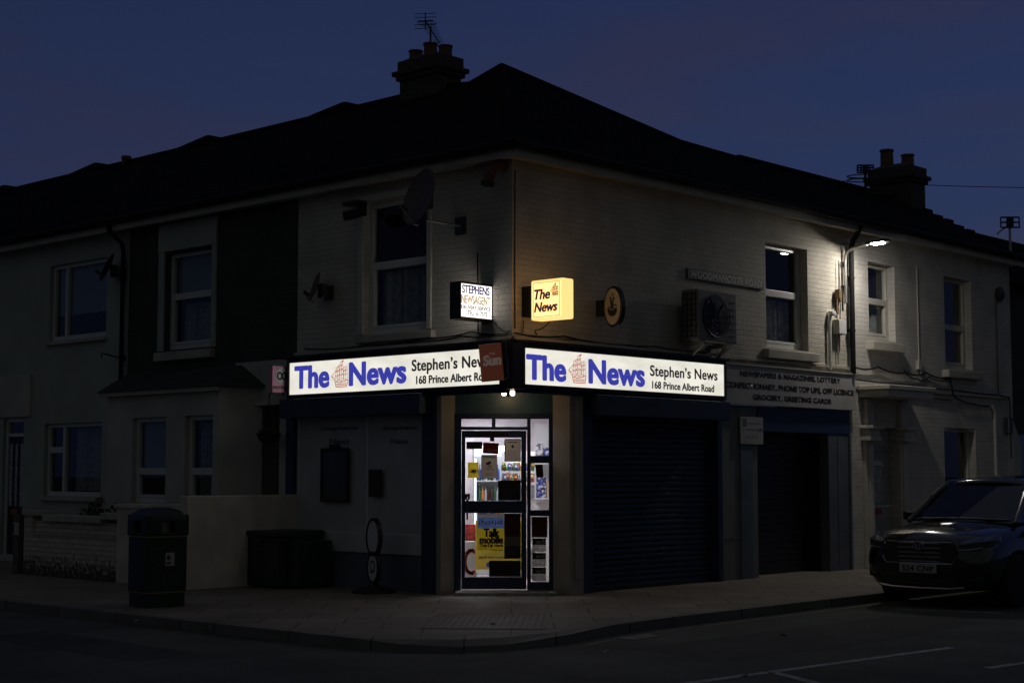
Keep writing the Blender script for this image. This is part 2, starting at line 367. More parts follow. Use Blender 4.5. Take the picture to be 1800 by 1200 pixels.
# a small roman capital alphabet drawn with strokes: polylines on a unit box, thick verticals, thin horizontals, serifs
def arc(cx, cy, rx, ry, a0, a1, n=10): return [(cx + rx * math.cos(rad(a0 + (a1 - a0) * k / n)), cy + ry * math.sin(rad(a0 + (a1 - a0) * k / n))) for k in range(n + 1)]
GL = {
 'W': (1.25, [[(0, 1), (.33, 0)], [(.33, 0), (.62, 1)], [(.62, 1), (.92, 0)], [(.92, 0), (1.2, 1)]]), 'O': (.85, [arc(.42, .5, .38, .5, 0, 360, 20)]), 'D': (.85, [[(.14, 0), (.14, 1)], [(.14, 1), (.4, 1)] + arc(.4, .5, .4, .5, 90, -90, 12) + [(.14, 0)]]),
 'M': (1.05, [[(.1, 0), (.14, 1)], [(.14, 1), (.5, .1)], [(.5, .1), (.88, 1)], [(.88, 1), (.92, 0)]]), 'A': (.85, [[(.02, 0), (.4, 1)], [(.4, 1), (.8, 0)], [(.18, .36), (.64, .36)]]), 'N': (.9, [[(.12, 0), (.12, 1)], [(.12, 1), (.76, 0)], [(.76, 0), (.76, 1)]]),
 'C': (.8, [arc(.44, .5, .38, .5, 50, 310, 16)]), 'T': (.75, [[(.36, 0), (.36, 1)], [(.02, .8), (.02, 1), (.7, 1), (.7, .8)]]), 'E': (.72, [[(.14, 0), (.14, 1)], [(.14, 1), (.62, 1), (.62, .82)], [(.14, .52), (.5, .52)], [(.14, 0), (.64, 0), (.64, .2)]]),
 'R': (.85, [[(.14, 0), (.14, 1)], [(.14, 1), (.4, 1)] + arc(.4, .75, .26, .25, 90, -90, 8) + [(.14, .5)], [(.38, .5), (.76, 0)]]), 'S': (.68, [arc(.34, .75, .26, .25, 40, 270, 10) + arc(.34, .25, .28, .25, 90, -140, 10)]), 'P': (.75, [[(.14, 0), (.14, 1)], [(.14, 1), (.38, 1)] + arc(.38, .73, .27, .27, 90, -90, 8) + [(.14, .46)]]),
 'H': (.88, [[(.14, 0), (.14, 1)], [(.72, 0), (.72, 1)], [(.14, .52), (.72, .52)]]), 'G': (.85, [arc(.44, .5, .38, .5, 50, 330, 16), [(.74, 0.05), (.74, .45), (.5, .45)]]), 'L': (.7, [[(.14, 0), (.14, 1)], [(.14, 0), (.6, 0), (.6, .22)]]), 'I': (.4, [[(.2, 0), (.2, 1)]]), 'V': (.85, [[(.04, 1), (.42, 0)], [(.42, 0), (.8, 1)]]), 'Y': (.8, [[(.04, 1), (.4, .48)], [(.76, 1), (.4, .48)], [(.4, .48), (.4, 0)]]),
 ':': (.3, [[(.13, .2), (.13, .27)], [(.13, .62), (.13, .69)]]), '6': (.62, [arc(.3, .28, .24, .28, 0, 360, 14), [(.07, .3), (.14, .7), (.46, 1)]]), '1': (.45, [[(.22, 0), (.22, 1)], [(.22, 1), (.08, .85)]]), '7': (.6, [[(.04, .85), (.04, 1), (.54, 1), (.2, 0)]]), '5': (.62, [[(.52, 1), (.14, 1), (.1, .58)] + arc(.28, .32, .26, .31, 110, -150, 10)]), ' ': (.45, [])}
def roman(name, s, x0, x1, z0, z1, y, m, parent, thick=.13, thin=.06):
    mb = MB(); tot = sum(GL[c][0] + .1 for c in s) - .1; kx = (x1 - x0) / tot; kz = z1 - z0; x = 0
    k = min(kx, kz)
    for c in s:
        for st in GL[c][1]:
            for a, b in zip(st[:-1], st[1:]):
                d = abs(b[1] - a[1]) / (math.hypot(b[0] - a[0], b[1] - a[1]) + 1e-6)
                wd = (thin + (thick - thin) * d ** 1.5) * k
                mb.ribbon([((x + a[0]) * kx + x0, a[1] * kz + z0), ((x + b[0]) * kx + x0, b[1] * kz + z0)], wd, y)
            if len(st) == 2:
                for e in st:
                    if e[1] in (0, 1) and abs(st[0][1] - st[1][1]) > .4: mb.ribbon([((x + e[0] - .11) * kx + x0, e[1] * kz + z0), ((x + e[0] + .11) * kx + x0, e[1] * kz + z0)], thin * k, y)
        x += GL[c][0] + .1
    return mb.build(name, m, parent)

# ------------------------------------------------------------------ ground
MB().face([(-400, -400, -.105), (400, -400, -.105), (400, 500, -.105), (-400, 500, -.105)]).build('road', M_asphalt)['kind'] = 'structure'
edge = [WL(60, 4.55), WL(12, 4.55), WL(4, 4.55), WL(0.6, 4.52), WL(-1.0, 4.48), (-1.58, -4.62, 0), (-1.1, -4.86, 0), (-.55, -4.93, 0), (-.02, -4.72, 0), (.55, -4.18, 0), WR(-1.68, 3.05), WR(-.5, 2.98), WR(4, 2.96), WR(12, 2.96), WR(70, 2.96)]
edge = [Vector((p[0], p[1], 0)) for p in edge]
def inset(poly, d):
    out = []
    for i, p in enumerate(poly):
        t = (poly[min(i + 1, len(poly) - 1)] - poly[max(i - 1, 0)]).normalized(); out.append(p + Vector((-t.y, t.x, 0)) * d)
    return out
inn = inset(edge, .14)
pv = MB(); pts = [(p.x, p.y, 0) for p in inn] + [(60, 80, 0), (-60, 80, 0)]
pv.face(pts); o = struct(pv.build('pavement', M_pave, fix=True)); 
bm = bmesh.new(); bm.from_mesh(o.data); bmesh.ops.triangulate(bm, faces=bm.faces); bm.normal_update()
for f in bm.faces:
    if f.normal.z < 0: f.normal_flip()
bm.to_mesh(o.data); bm.free()
kb = MB(); dip = lambda p: .005 - (.055 * max(0, 1 - ((p - Vector((-.3, -4.8, 0))).length / 1.3) ** 2))
for a, b, c, d in zip(edge[:-1], edge[1:], inn[1:], inn[:-1]):
    za, zb = dip(a), dip(b)
    kb.face([(a.x, a.y, za), (b.x, b.y, zb), (c.x, c.y, .006), (d.x, d.y, .006)]); kb.face([(a.x, a.y, -.12), (b.x, b.y, -.12), (b.x, b.y, zb), (a.x, a.y, za)])
struct(kb.build('kerb', M_kerb))
tp = MB(); tp.box(-.78, .55, -3.75, -2.0, -.02, .008)
for i in range(18):
    for j in range(24):
        tp.lathe([(.022, .006), (.015, .0095), (.006, .0105)], (-.74 + i * .0725, -3.70 + j * .0725, 0), 7)
struct(tp.build('tactile_paving', M_tact, rz=rad(-3)))
rp = MB()
def roadline(a, b, wd):
    a = Vector(a); b = Vector(b); d = (b - a).normalized(); n = Vector((-d.y, d.x, 0)) * wd / 2
    rp.face([a - n, b - n, b + n, a + n])
zr = -.101
roadline(WR(-4.6, 5.88, zr), WR(-.3, 6.28, zr), .10); roadline(WR(-3.14, 6.03, zr), WR(-3.5, 6.7, zr), .10)
roadline(WR(-1.6, 7.28, zr), WR(.6, 7.55, zr), .10); roadline(WR(3.2, 3.7, zr), WR(3.58, 4.95, zr), .08); roadline(WR(4.0, 3.2, zr), WR(6.4, 3.24, zr), .06)
struct(rp.build('road_marking', M_roadpaint))
rp = MB(); off = inset(edge, -.22)
M_patch = mat('newer tarmac', (.050, .052, .046), .8, var=.3, scale=1.5, bump=.9, bscale=110)
pt_ = MB().face([WR(-2.6, 4.0, -.103), WR(2.2, 4.15, -.103), WR(2.3, 5.35, -.103), WR(-.4, 5.5, -.103), WR(-2.7, 5.25, -.103)]).face([WL(1.8, 5.6, -.103), WL(-1.2, 5.7, -.103), WL(-1.3, 6.5, -.103), WL(1.9, 6.45, -.103)])
struct(pt_.build('road_patch', M_patch))
for a, b in zip(off[9:-1], off[10:]): roadline((a.x, a.y, zr), (b.x, b.y, zr), .055)
struct(rp.build('kerb_line', M_oldyellow))
struct(MB().prism([WR(-1.95, 3.30)[:2], WR(-1.40, 3.28)[:2], WR(-1.40, 3.5)[:2], WR(-1.95, 3.54)[:2]], -.12, -.098, 'z').build('drain_cover', mat('worn concrete', (.17, .17, .16), .8, var=.3, scale=12)))

sc_m = mat('pale paper scrap', (.5, .5, .46), .8)
for k, (px, py) in enumerate(((-4.1, -2.95), (-3.2, -3.6), (.9, -4.9), (2.9, -3.4), (4.0, -2.6), (2.0, -6.7), (-.2, -3.3))):
    a = random.uniform(0, 3); zz = -.1 if k in (2, 3, 4, 5) else .003
    q = [(px + .05 * math.cos(a + t_) * r_, py + .04 * math.sin(a + t_) * r_, zz + h_) for t_, r_, h_ in ((0, 1, .0), (1.3, .8, .02), (2.6, 1.1, .004), (4.2, .7, .025))]
    tag(MB().face(q).build('litter_scrap', sc_m), ['pale litter scrap at the left kerb near the bin', 'pale litter scrap at the left kerb right of the bin', 'pale litter scrap in the road below the corner kerb', 'pale litter scrap in the road near the concrete patch', 'pale litter scrap in the road in front of the car', 'pale litter scrap by the white road line', 'pale litter scrap on the pavement before the shop door'][k], 'litter', 'scraps of litter on the street')
# ------------------------------------------------------------------ windows
def window(parent, rz, x0, x1, z0, z1, y=.12, blind=None, fm=None, rail=None, mull=None, sill=None, curtain=None, fw=.07, bar=None, seen='window', arch=False, sm=None):
    fm = fm or M_pvc; mb = MB(); y0, y1 = y - .03, y + .05
    mb.box(x0, x0 + fw, y0, y1, z0, z1).box(x1 - fw, x1, y0, y1, z0, z1).box(x0 + fw, x1 - fw, y0, y1, z1 - fw, z1).box(x0 + fw, x1 - fw, y0, y1, z0, z0 + fw * 1.2)
    if mull is not None: mb.box(mull - .04, mull + .04, y0 - .004, y1, z0 + fw * 1.2, z1 - fw)
    if rail is not None:
        xe = mull if (mull is not None and bar) else x1 - fw
        mb.box(x0 + fw, xe - (.04 if xe == mull else 0), y0 - .008, y1, rail - .055, rail + .055)
        if not (mull and bar):   # the lower sash stands proud with stiles of its own
            mb.box(x0 + fw, x0 + fw + .045, y0 - .006, y1 - .01, z0 + fw * 1.2, rail - .055).box(x1 - fw - .045, x1 - fw, y0 - .006, y1 - .01, z0 + fw * 1.2, rail - .055)
            mb.box(x0 + fw + .045, x1 - fw - .045, y0 - .006, y1 - .01, z0 + fw * 1.2, z0 + fw * 1.2 + .05)
    f = mb.build(seen, fm, parent, rz, bevel=.008)
    MB().face([(x0 + .02, y + .015, z0 + .02), (x1 - .02, y + .015, z0 + .02), (x1 - .02, y + .015, z1 - .02), (x0 + .02, y + .015, z1 - .02)]).build('pane', M_glass, f)
    b = y + .9; e = .02
    MB().face([(x0 - e, b, z0 - e), (x1 + e, b, z0 - e), (x1 + e, b, z1 + e), (x0 - e, b, z1 + e)]).face([(x0 - e, y + .04, z0 - e), (x0 - e, b, z0 - e), (x0 - e, b, z1 + e), (x0 - e, y + .04, z1 + e)]).face([(x1 + e, y + .04, z0 - e), (x1 + e, b, z0 - e), (x1 + e, b, z1 + e), (x1 + e, y + .04, z1 + e)]).face([(x0 - e, y + .04, z1 + e), (x1 + e, y + .04, z1 + e), (x1 + e, b, z1 + e), (x0 - e, b, z1 + e)]).face([(x0 - e, y + .04, z0 - e), (x1 + e, y + .04, z0 - e), (x1 + e, b, z0 - e), (x0 - e, b, z0 - e)]).build('room', M_room, f)
    if blind:
        MB().box(x0 + .06, x1 - .06, y + .07, y + .074, blind, z1 - .05).box(x0 + .06, x1 - .06, y + .062, y + .078, blind - .02, blind).build('blind', M_blind, f)
    if curtain:
        cx0, cx1, cz0, cz1 = curtain; n = 60; mb = MB(); row = []
        for k in range(n + 1):
            u = k / n; row.append((cx0 + (cx1 - cx0) * u, y + .16 + .035 * math.sin(u * 38) + .015 * math.sin(u * 91 + 1)))
        for a, c in zip(row[:-1], row[1:]): mb.face([(a[0], a[1], cz0), (c[0], c[1], cz0), (c[0], c[1], cz1), (a[0], a[1], cz1)])
        mb.build('curtain', M_curtain, f, smooth=True)
    if sill:
        sx0, sx1, sz0, sz1, so = sill
        MB().prism([(-so, sz0), (-so, sz1 - .02), (y - .03, sz1), (y - .03, sz0)], sx0, sx1, 'x').build('sill', sm or M_sill, f, bevel=.01)
    return f

# ------------------------------------------------------------------ corner shop building
shop = thing('corner_shop', 'end terrace corner newsagent shop with pale painted brick upper floor and lit doorway', 'shop building')
W1 = (-2.90, -1.60, 3.58, 5.48)
MB().wall(-4.39, 0, 3.28, 5.74, [W1]).build('wall', M_cream_brick, shop, FL)
W2 = (5.92, 7.15, 3.60, 5.28)
# the street-side wall: first the side beside the sign, then the brighter brick beyond
MB().wall(0, 8.40, 3.28, 5.74, [W2]).build('wall', M_side_brick, shop, FR)
window(shop, FL, *W1, y=.13, rail=4.57, sill=(-3.0, -1.42, 3.46, 3.58, .09), curtain=(-2.82, -1.68, 3.66, 4.5))
MB().box(-3.02, -2.905, -.025, .1, 3.585, 5.50).box(-1.595, -1.50, -.025, .1, 3.585, 5.50).box(-3.06, -1.46, -.04, .1, 5.50, 5.60).build('window_surround', M_paintwood, shop, FL, bevel=.012)
window(shop, FR, *W2, y=.17, rail=4.50, sill=(5.80, 7.30, 3.42, 3.58, .12), curtain=(6.0, 7.05, 3.68, 4.42))
# roof
z0, A = 5.86, WR(3.1, -3.1, 8.12)
E0 = tuple(nR * .27 + nL * .27); E0 = (E0[0], E0[1], z0)
P2, P2b, E1a, E1 = WR(6.65, -2.2, 7.30), WR(8.4, -2.2, 7.27), WR(6.65, .27, z0), WR(8.4, .27, z0)
rf = MB()
rf.face([E0, E1a, P2]).face([E0, P2, A]).face([E1a, E1, P2b, P2]).face([P2, P2b, WR(8.4, -4.6, 5.8), WR(6.65, -4.6, 5.8)]).face([A, P2, WR(6.65, -4.6, 5.8)]).face([A, WR(6.65, -4.6, 5.8), WR(6.4, -6.4, 5.8)])
rf.face([E0, A, WL(3.9, -3.2, 7.98)]).face([E0, WL(3.9, -3.2, 7.98), WL(4.39, -3.2, 8.03), WL(4.39, .27, z0)]).face([A, WL(4.39, -6.4, 5.8), WL(4.39, -3.2, 8.03), WL(3.9, -3.2, 7.98)]).face([A, WR(6.4, -6.4, 5.8), WL(4.39, -6.4, 5.8)])
roof = rf.build('roof', M_slate, shop, solid=.05, fix=True)
hp = MB(); hp.tube([E0, A], .07, 8).tube([A, P2, P2b], .07, 8).tube([A, WL(3.9, -3.2, 7.98), WL(4.39, -3.2, 8.03)], .07, 8).build('ridge_tiles', M_slate, roof)
# eaves: soffit boards, fascia and gutter on both fronts
MB().box(-4.39, .0, -.25, 0, 5.735, 5.765).box(-4.39, .236, -.27, -.25, 5.70, 5.86).build('eaves_board', M_soffit, shop, FL)
MB().box(-.26, 8.40, -.25, 0, 5.736, 5.764).box(-.249, 8.40, -.27, -.25, 5.70, 5.86).build('eaves_board', M_soffit, shop, FR)
MB().cyl((-4.39, -.33, 5.86), (.3, -.33, 5.86), .06, n=12).build('gutter', M_gutter, shop, FL, smooth=True)
MB().cyl((-.3, -.33, 5.86), (8.40, -.33, 5.86), .06, n=12).build('gutter', M_gutter, shop, FR, smooth=True)
# chimney on the left-hand ridge
def stack(parent, rz, x, y, zb, zt, wx, wy, pots, name='chimney', patch=None):
    mb = MB(); hx, hy = wx / 2, wy / 2
    mb.box(x - hx, x + hx, y - hy, y + hy, zb, zt - .34)
    mb.box(x - hx - .05, x + hx + .05, y - hy - .05, y + hy + .05, zt - .34, zt - .26).box(x - hx - .1, x + hx + .1, y - hy - .1, y + hy + .1, zt - .26, zt - .18).box(x - hx - .03, x + hx + .03, y - hy - .03, y + hy + .03, zt - .18, zt)
    mb.loft([[(x - hx, y - hy, zt), (x + hx, y - hy, zt), (x + hx, y + hy, zt), (x - hx, y + hy, zt)], [(x - hx * .5, y - hy * .5, zt + .09), (x + hx * .5, y - hy * .5, zt + .09), (x + hx * .5, y + hy * .5, zt + .09), (x - hx * .5, y + hy * .5, zt + .09)]])
    c = mb.build(name, M_stack, parent, rz, bevel=.012)
    for px, py, top, r in pots:
        h = top - zt
        MB().lathe([(r * 1.0, zt), (r * .98, zt + h * .75), (r * .93, zt + h * .88), (r * 1.1, zt + h * .9), (r * 1.1, top), (r * .8, top), (r * .8, top - .1)], (x + px, y + py, 0), 18).build('chimney_pot', M_pot, c, smooth=True)
    return c
stack(shop, FL, -4.86, 3.2, 7.55, 8.57, .92, .56, [(-.36, 0, 8.80, .115), (0, 0, 8.86, .115), (.36, 0, 8.75, .115)])
# shopfront: lettering band, corner post, hoods
MB().box(-4.50, -.06, -.10, .0, 2.66, 3.30).box(-4.52, .0, -.20, 0, 3.30, 3.345).build('shopfront_fascia', M_signframe, shop, FL, bevel=.006)
MB().box(.06, 4.60, -.10, .0, 2.66, 3.30).box(-.0, 4.62, -.20, -.0, 3.30, 3.346).build('shopfront_fascia', M_signframe, shop, FR, bevel=.006)
c0 = nR * .19 + nL * .19
MB().prism([(c0.x, c0.y), WR(.05, .19)[:2], WR(.05, 0)[:2], (0, 0), WL(.05, 0)[:2], WL(.05, .19)[:2]], 2.70, 3.298, 'z').build('corner_post', M_signframe, shop)
C1, C2 = WL(1.25, -.25), WR(1.08, -.25)
sof = MB().prism([(c0.x * .5, c0.y * .5), WR(.05, .1)[:2], WR(1.5, .1)[:2], WR(1.5, -.3)[:2], (C2[0], C2[1] + .05), (C1[0], C1[1] + .05), WL(1.6, -.3)[:2], WL(1.6, .1)[:2], WL(.05, .1)[:2]], 2.765, 2.80, 'z').build('doorway_soffit', M_teal, shop)
# left front, ground floor
lf = MB().wall(-4.39, -1.66, .76, 2.76, []).build('shop_panel', M_panel, shop, FL)
for o_ in [lf]: o_.location = tuple(-nL * .02)
MB().box(-2.83, -2.79, -.012, .02, .78, 2.42).box(-4.36, -4.31, -.012, .02, .78, 2.42).build('panel_strip', M_pvc, lf, 0, bevel=.003)
MB().box(-4.39, -1.64, -.05, .04, .50, .78).build('sill_panel', M_panel2, shop, FL, bevel=.01)
MB().box(-4.39, -1.64, -.02, .04, 0, .50).build('plinth', M_plinth, shop, FL)
MB().box(-1.64, -1.34, -.05, .12, 0, 2.765).build('pilaster', M_navy, shop, FL, bevel=.01); MB().box(-4.56, -4.395, -.06, .1, 0, 2.765).build('pilaster', M_navy, shop, FL, bevel=.01)
MB().box(-1.34, -1.25, -.06, .25, 0, 2.765).build('pilaster', M_pilaster, shop, FL, bevel=.008)
MB().box(-4.46, -1.46, -.27, .0, 2.42, 2.70).build('shutter_hood', M_shutbox, shop, FL, bevel=.008)
# right front, ground floor
MB().box(1.08, 1.36, -.06, .25, 0, 2.765).box(1.16, 1.27, -.085, -.06, .2, 2.6).build('pilaster', M_pilaster, shop, FR, bevel=.008)
MB().box(1.36, 1.58, -.05, .12, 0, 2.765).build('pilaster', M_navy, shop, FR, bevel=.01); MB().box(4.50, 4.62, -.05, .12, 0, 2.765).build('pilaster', M_navy, shop, FR, bevel=.01)
MB().box(1.47, 4.52, -.27, .0, 2.40, 2.68).build('shutter_hood', M_shutbox, shop, FR, bevel=.008)
sh = MB(); z = 0.02; prof = []
while z < 2.40:
    prof += [(.10, z), (.085, z + .012), (.078, z + .036), (.085, z + .062), (.10, z + .074)]; z += .078
for (ya, za), (yb, zb) in zip(prof[:-1], prof[1:]): sh.face([(1.58, ya, za), (4.50, ya, za), (4.50, yb, zb), (1.58, yb, zb)])
sh.build('roller_shutter', M_shutter, shop, FR)
MB().box(1.58, 4.5, .03, .10, 0, .06).build('shutter_bottom_bar', M_black, shop, FR)
MB().box(4.62, 5.62, -.0, .15, 0, 2.66).box(4.66, 4.70, -.012, 0, .0, 2.6).box(5.10, 5.13, -.01, 0, .0, 2.6).box(4.7, 5.1, -.01, 0, .62, .65).build('side_wall_panel', mat('grey side panel', (.17, .175, .165), .6, var=.15), shop, FR)
MB().box(5.13, 5.45, -.03, 0, 0, 2.05).build('pilaster', M_plinth, shop, FR, bevel=.006)
MB().box(5.62, 8.36, -.03, .15, 2.26, 2.66).build('garage_fascia', M_navy, shop, FR, bevel=.008)
MB().box(7.68, 8.36, -.02, .15, 0, 2.26).box(7.95, 7.99, -.03, -.02, .1, 2.2).box(8.30, 8.36, -.05, -.02, 0, 2.26).build('garage_pier', mat('blue grey pier', (.11, .12, .14), .5, var=.2), shop, FR)
gd = MB(); z = 0.
while z < 2.24: gd.box(5.62, 7.68, .34, .36, z + .004, z + .095); z += .1
gd.box(5.62, 7.68, .361, .40, 0, 2.40).box(5.62, 7.68, .151, .36, 2.262, 2.30)
gd.box(5.62, 5.66, .15, .34, 0, 2.26).box(7.64, 7.68, .15, .34, 0, 2.26).build('garage_door', M_doordark, shop, FR)
# ledge with the cables runs along the head of the fascia
MB().box(-4.39, 0, -.06, 0, 3.36, 3.40).build('ledge', M_soffit, shop, FL)
MB().box(0, 8.4, -.06, 0, 3.36, 3.40).build('ledge', M_soffit, shop, FR)

# doorway in the cut-off corner (faces the crossing)
DX0, DX1, DY = C1[0], C2[0] + .035, 1.0
door = shop
MB().box(DX0 - .3, DX1 + .3, DY, DY + .1, 2.43, 2.765).build('doorway_panel', M_teal, shop)
db = MB()
db.box(DX0 - .12, -.69, DY - .01, DY + .12, .0, 2.43).box(.50, DX1 + .06, DY - .01, DY + .12, .0, 2.43)          # jambs
db.box(-.69, .50, DY, DY + .1, 2.355, 2.43).box(-.69, .215, DY, DY + .1, 2.205, 2.25)                           # head, transom
db.box(.205, .255, DY, DY + .1, .05, 2.355).box(-.275, -.225, DY, DY + .08, 2.25, 2.355)
db.box(.255, .50, DY, DY + .09, 1.755, 1.855).box(.255, .50, DY, DY + .09, 1.04, 1.12).box(.255, .50, DY, DY + .09, .05, .155)
frame = db.build('door_frame', M_navy, shop, bevel=.005)
MB().face([(-.69, DY + .05, 2.25), (.21, DY + .05, 2.25), (.21, DY + .05, 2.36), (-.69, DY + .05, 2.36)]).face([(.25, DY + .05, .1), (.5, DY + .05, .1), (.5, DY + .05, 2.36), (.25, DY + .05, 2.36)]).build('pane', M_shopglass, frame)
dl = MB().box(-.685, -.635, DY - .005, DY + .055, .06, 2.195).box(.125, .195, DY - .005, DY + .055, .06, 2.195).box(-.635, .125, DY - .005, DY + .055, 2.10, 2.195).box(-.635, .125, DY - .005, DY + .055, 1.08, 1.245).box(-.635, .125, DY - .005, DY + .055, .06, .22).build('shop_door', M_navy, shop, bevel=.004)
MB().face([(-.65, DY + .025, .2), (.14, DY + .025, .2), (.14, DY + .025, 2.12), (-.65, DY + .025, 2.12)]).build('pane', M_shopglass, dl)
MB().tube([(-.605, DY - .01, 1.0), (-.605, DY - .06, 1.03), (-.605, DY - .06, 1.27), (-.605, DY - .01, 1.30)], .012).box(-.64, -.57, DY - .012, DY - .004, 1.26, 1.34).build('handle', M_dgrey, dl)
MB().box(-.30, -.24, DY - .03, DY + .02, 2.05, 2.13).box(-.5, -.05, DY - .02, DY, 2.13, 2.17).build('door_closer', M_black, dl)
MB().box(DX0 - .02, DX1 + .02, DY - .42, DY + .25, -.01, .045).build('doorstep', mat('worn step', (.30, .28, .26), .8, var=.35, scale=8), shop, bevel=.01)
# inside of the shop
RP = [(C1[0] + .0, DY + .13), (C2[0] + .02, DY + .13), WR(3.0, -.4)[:2], (1.7, 5.3), (-1.7, 5.3), WL(3.0, -.4)[:2]]
rm = MB(); n = len(RP)
for i in range(1, n):
    a, b = RP[i], RP[(i + 1) % n]; rm.face([(a[0], a[1], .04), (a[0], a[1], 2.56), (b[0], b[1], 2.56), (b[0], b[1], .04)])
rm.face([(p[0], p[1], 2.56) for p in RP]); rm.build('shop_room', M_shopwall, shop)
MB().face([(p[0], p[1], .042) for p in RP]).build('shop_floor', M_shopfloor, shop)
for k, (lx, ly) in enumerate(((-.15, 1.48), (.45, 3.2), (-.75, 4.4))):
    cl = thing('ceiling_light', ['square light panel in the shop ceiling just inside the door', 'square light panel in the shop ceiling over the right aisle', 'square light panel in the shop ceiling over the drinks fridge'][k], 'ceiling light', (lx, ly, 2.56), 0, 'ceiling lights inside the shop')
    MB().box(-.3, .3, -.3, .3, -.03, -.006).build('diffuser', M_tube, cl); MB().box(-.33, -.3, -.33, .33, -.035, -.002).box(.3, .33, -.33, .33, -.035, -.002).box(-.3, .3, -.33, -.3, -.035, -.002).box(-.3, .3, .3, .33, -.035, -.002).build('rim', M_pvc, cl)
# drinks fridge with shelves and bottles
FX0, FX1, FY = -.62, .02, 4.25
fr = thing('drinks_fridge', 'white glass fronted drinks fridge with lit shelves at the back of the shop', 'fridge', ((FX0 + FX1) / 2, FY, .042))
hw = (FX1 - FX0) / 2
MB().box(-hw, -hw + .03, 0, .6, 0, 2.0).box(hw - .03, hw, 0, .6, 0, 2.0).box(-hw + .03, hw - .03, .56, .6, 0, 2.0).box(-hw + .03, hw - .03, .02, .56, 0, .16).build('cabinet', M_pvc, fr, bevel=.005)
MB().box(-hw + .03, hw - .03, 0, .5, 1.84, 2.0).build('lit_header', M_fridgelight, fr)
SHZ = [.18, .50, .82, 1.14, 1.46]
for zz in SHZ: MB().box(-hw + .03, hw - .03, .03, .55, zz - .02, zz).build('shelf', M_pvc, fr)
MB().box(-hw + .035, -hw + .06, .01, .04, .2, 1.8).box(hw - .06, hw - .035, .01, .04, .2, 1.8).build('light_strip', M_fridgelight, fr)
bot = None
bcols = [mat('bottle glass green', (.03, .10, .04), .15), mat('bottle cola', (.05, .02, .015), .15), mat('bottle blue', (.03, .06, .22), .2), mat('bottle clear', (.45, .5, .55), .15), mat('bottle orange', (.5, .16, .03), .3), mat('can silver', (.5, .5, .55), .3, .6)]
bmesh_ = []
for m_ in bcols:
    b_ = MB().lathe([(.03, 0), (.032, .01), (.032, .13), (.026, .16), (.012, .19), (.012, .215), (.0125, .225)], n=10).build('bottle', m_, smooth=True); bmesh_.append(b_)
place = ['bottom', 'second', 'middle', 'fourth', 'top']
used = [False] * len(bcols)
for si, zz in enumerate(SHZ):
    for k in range(12):
        ci = random.choice((0, 1, 1, 2, 2, 3, 4, 5)); b_ = bmesh_[ci]
        if used[ci]: b_ = b_.copy(); COL.objects.link(b_)
        used[ci] = True
        b_.location = (FX0 + .065 + k * .047, FY + .12 + random.uniform(0, .04), .042 + zz)
        b_.scale = (.72, .72, random.uniform(.88, 1.15))
        tag(b_, 'drink bottle standing on the %s shelf of the shop fridge' % place[si], 'bottle', 'bottles on the %s fridge shelf' % place[si])
for ci, b_ in enumerate(bmesh_):
    if not used[ci]: bpy.data.objects.remove(b_)
# snack rack
sr = thing('snack_rack', 'rack of bright crisp packets and sweets right of the drinks fridge', 'snack rack', (.02, 3.2, .042))
MB().box(-.2, -.18, 0, .4, 0, 1.5).box(.48, .5, 0, .4, 0, 1.5).box(-.18, .48, .38, .4, 0, 1.9).box(-.18, .48, 0, .38, 1.40, 1.43).box(-.18, .48, .1, .38, 1.57, 1.60).box(-.18, .48, 0, .38, .45, .48).build('frame', M_pvc, sr)
def pkmat(name, c1, c2, sc=16):
    m, t, b = nodes(name); MATS[name] = m; b.inputs['Roughness'].default_value = .3
    tc = t.nodes.new('ShaderNodeTexCoord'); n = t.nodes.new('ShaderNodeTexNoise'); n.inputs['Scale'].default_value = sc; n.inputs['Detail'].default_value = 1
    r = t.nodes.new('ShaderNodeValToRGB'); r.color_ramp.interpolation = 'CONSTANT'
    r.color_ramp.elements[0].color = (*c1, 1); r.color_ramp.elements[1].color = (*c2, 1); r.color_ramp.elements[1].position = .5
    e = r.color_ramp.elements.new(.6); e.color = (.55, .52, .48, 1); e = r.color_ramp.elements.new(.36); e.color = (*[c * .25 for c in c2], 1)
    r.color_ramp.elements[0].color = (*c1, 1)
    t.links.new(tc.outputs['Object'], n.inputs['Vector']); t.links.new(n.outputs['Fac'], r.inputs[0]); t.links.new(r.outputs[0], b.inputs['Base Color']); return m
pk = [pkmat('packet red', (.45, .04, .03), (.55, .35, .05)), pkmat('packet yellow', (.55, .38, .04), (.4, .05, .03)), pkmat('packet green', (.06, .28, .05), (.5, .45, .1)), pkmat('packet white', (.55, .53, .5), (.1, .12, .35)), pkmat('packet orange', (.5, .18, .03), (.1, .25, .06)), pkmat('packet blue', (.05, .08, .32), (.5, .48, .5))]
for k in range(34):
    row = k // 17; c = k % 17
    x_, z_ = -.15 + c * .036, (1.605 if row else 1.435)
    p_ = MB().loft([[(-.03, -.004, 0), (.03, -.004, 0), (.03, .004, 0), (-.03, .004, 0)], [(-.032, -.02, .05), (.032, -.02, .05), (.032, .02, .05), (-.032, .02, .05)], [(-.03, -.004, .12), (.03, -.004, .12), (.03, .004, .12), (-.03, .004, .12)]]).build('snack_packet', random.choice(pk), loc=(.02 + x_, 3.2 + (.14 if row else .05) + random.uniform(-.02, .03), .042 + z_), rz=random.uniform(-.5, .5))
    p_.rotation_euler[1] = random.uniform(-.35, .35); p_.scale = (1, 1, random.uniform(.8, 1.2))
    tag(p_, 'bright snack packet on the %s tier of the snack rack' % ('upper' if row else 'lower'), 'snack packet', 'snack packets on the %s tier' % ('upper' if row else 'lower'))
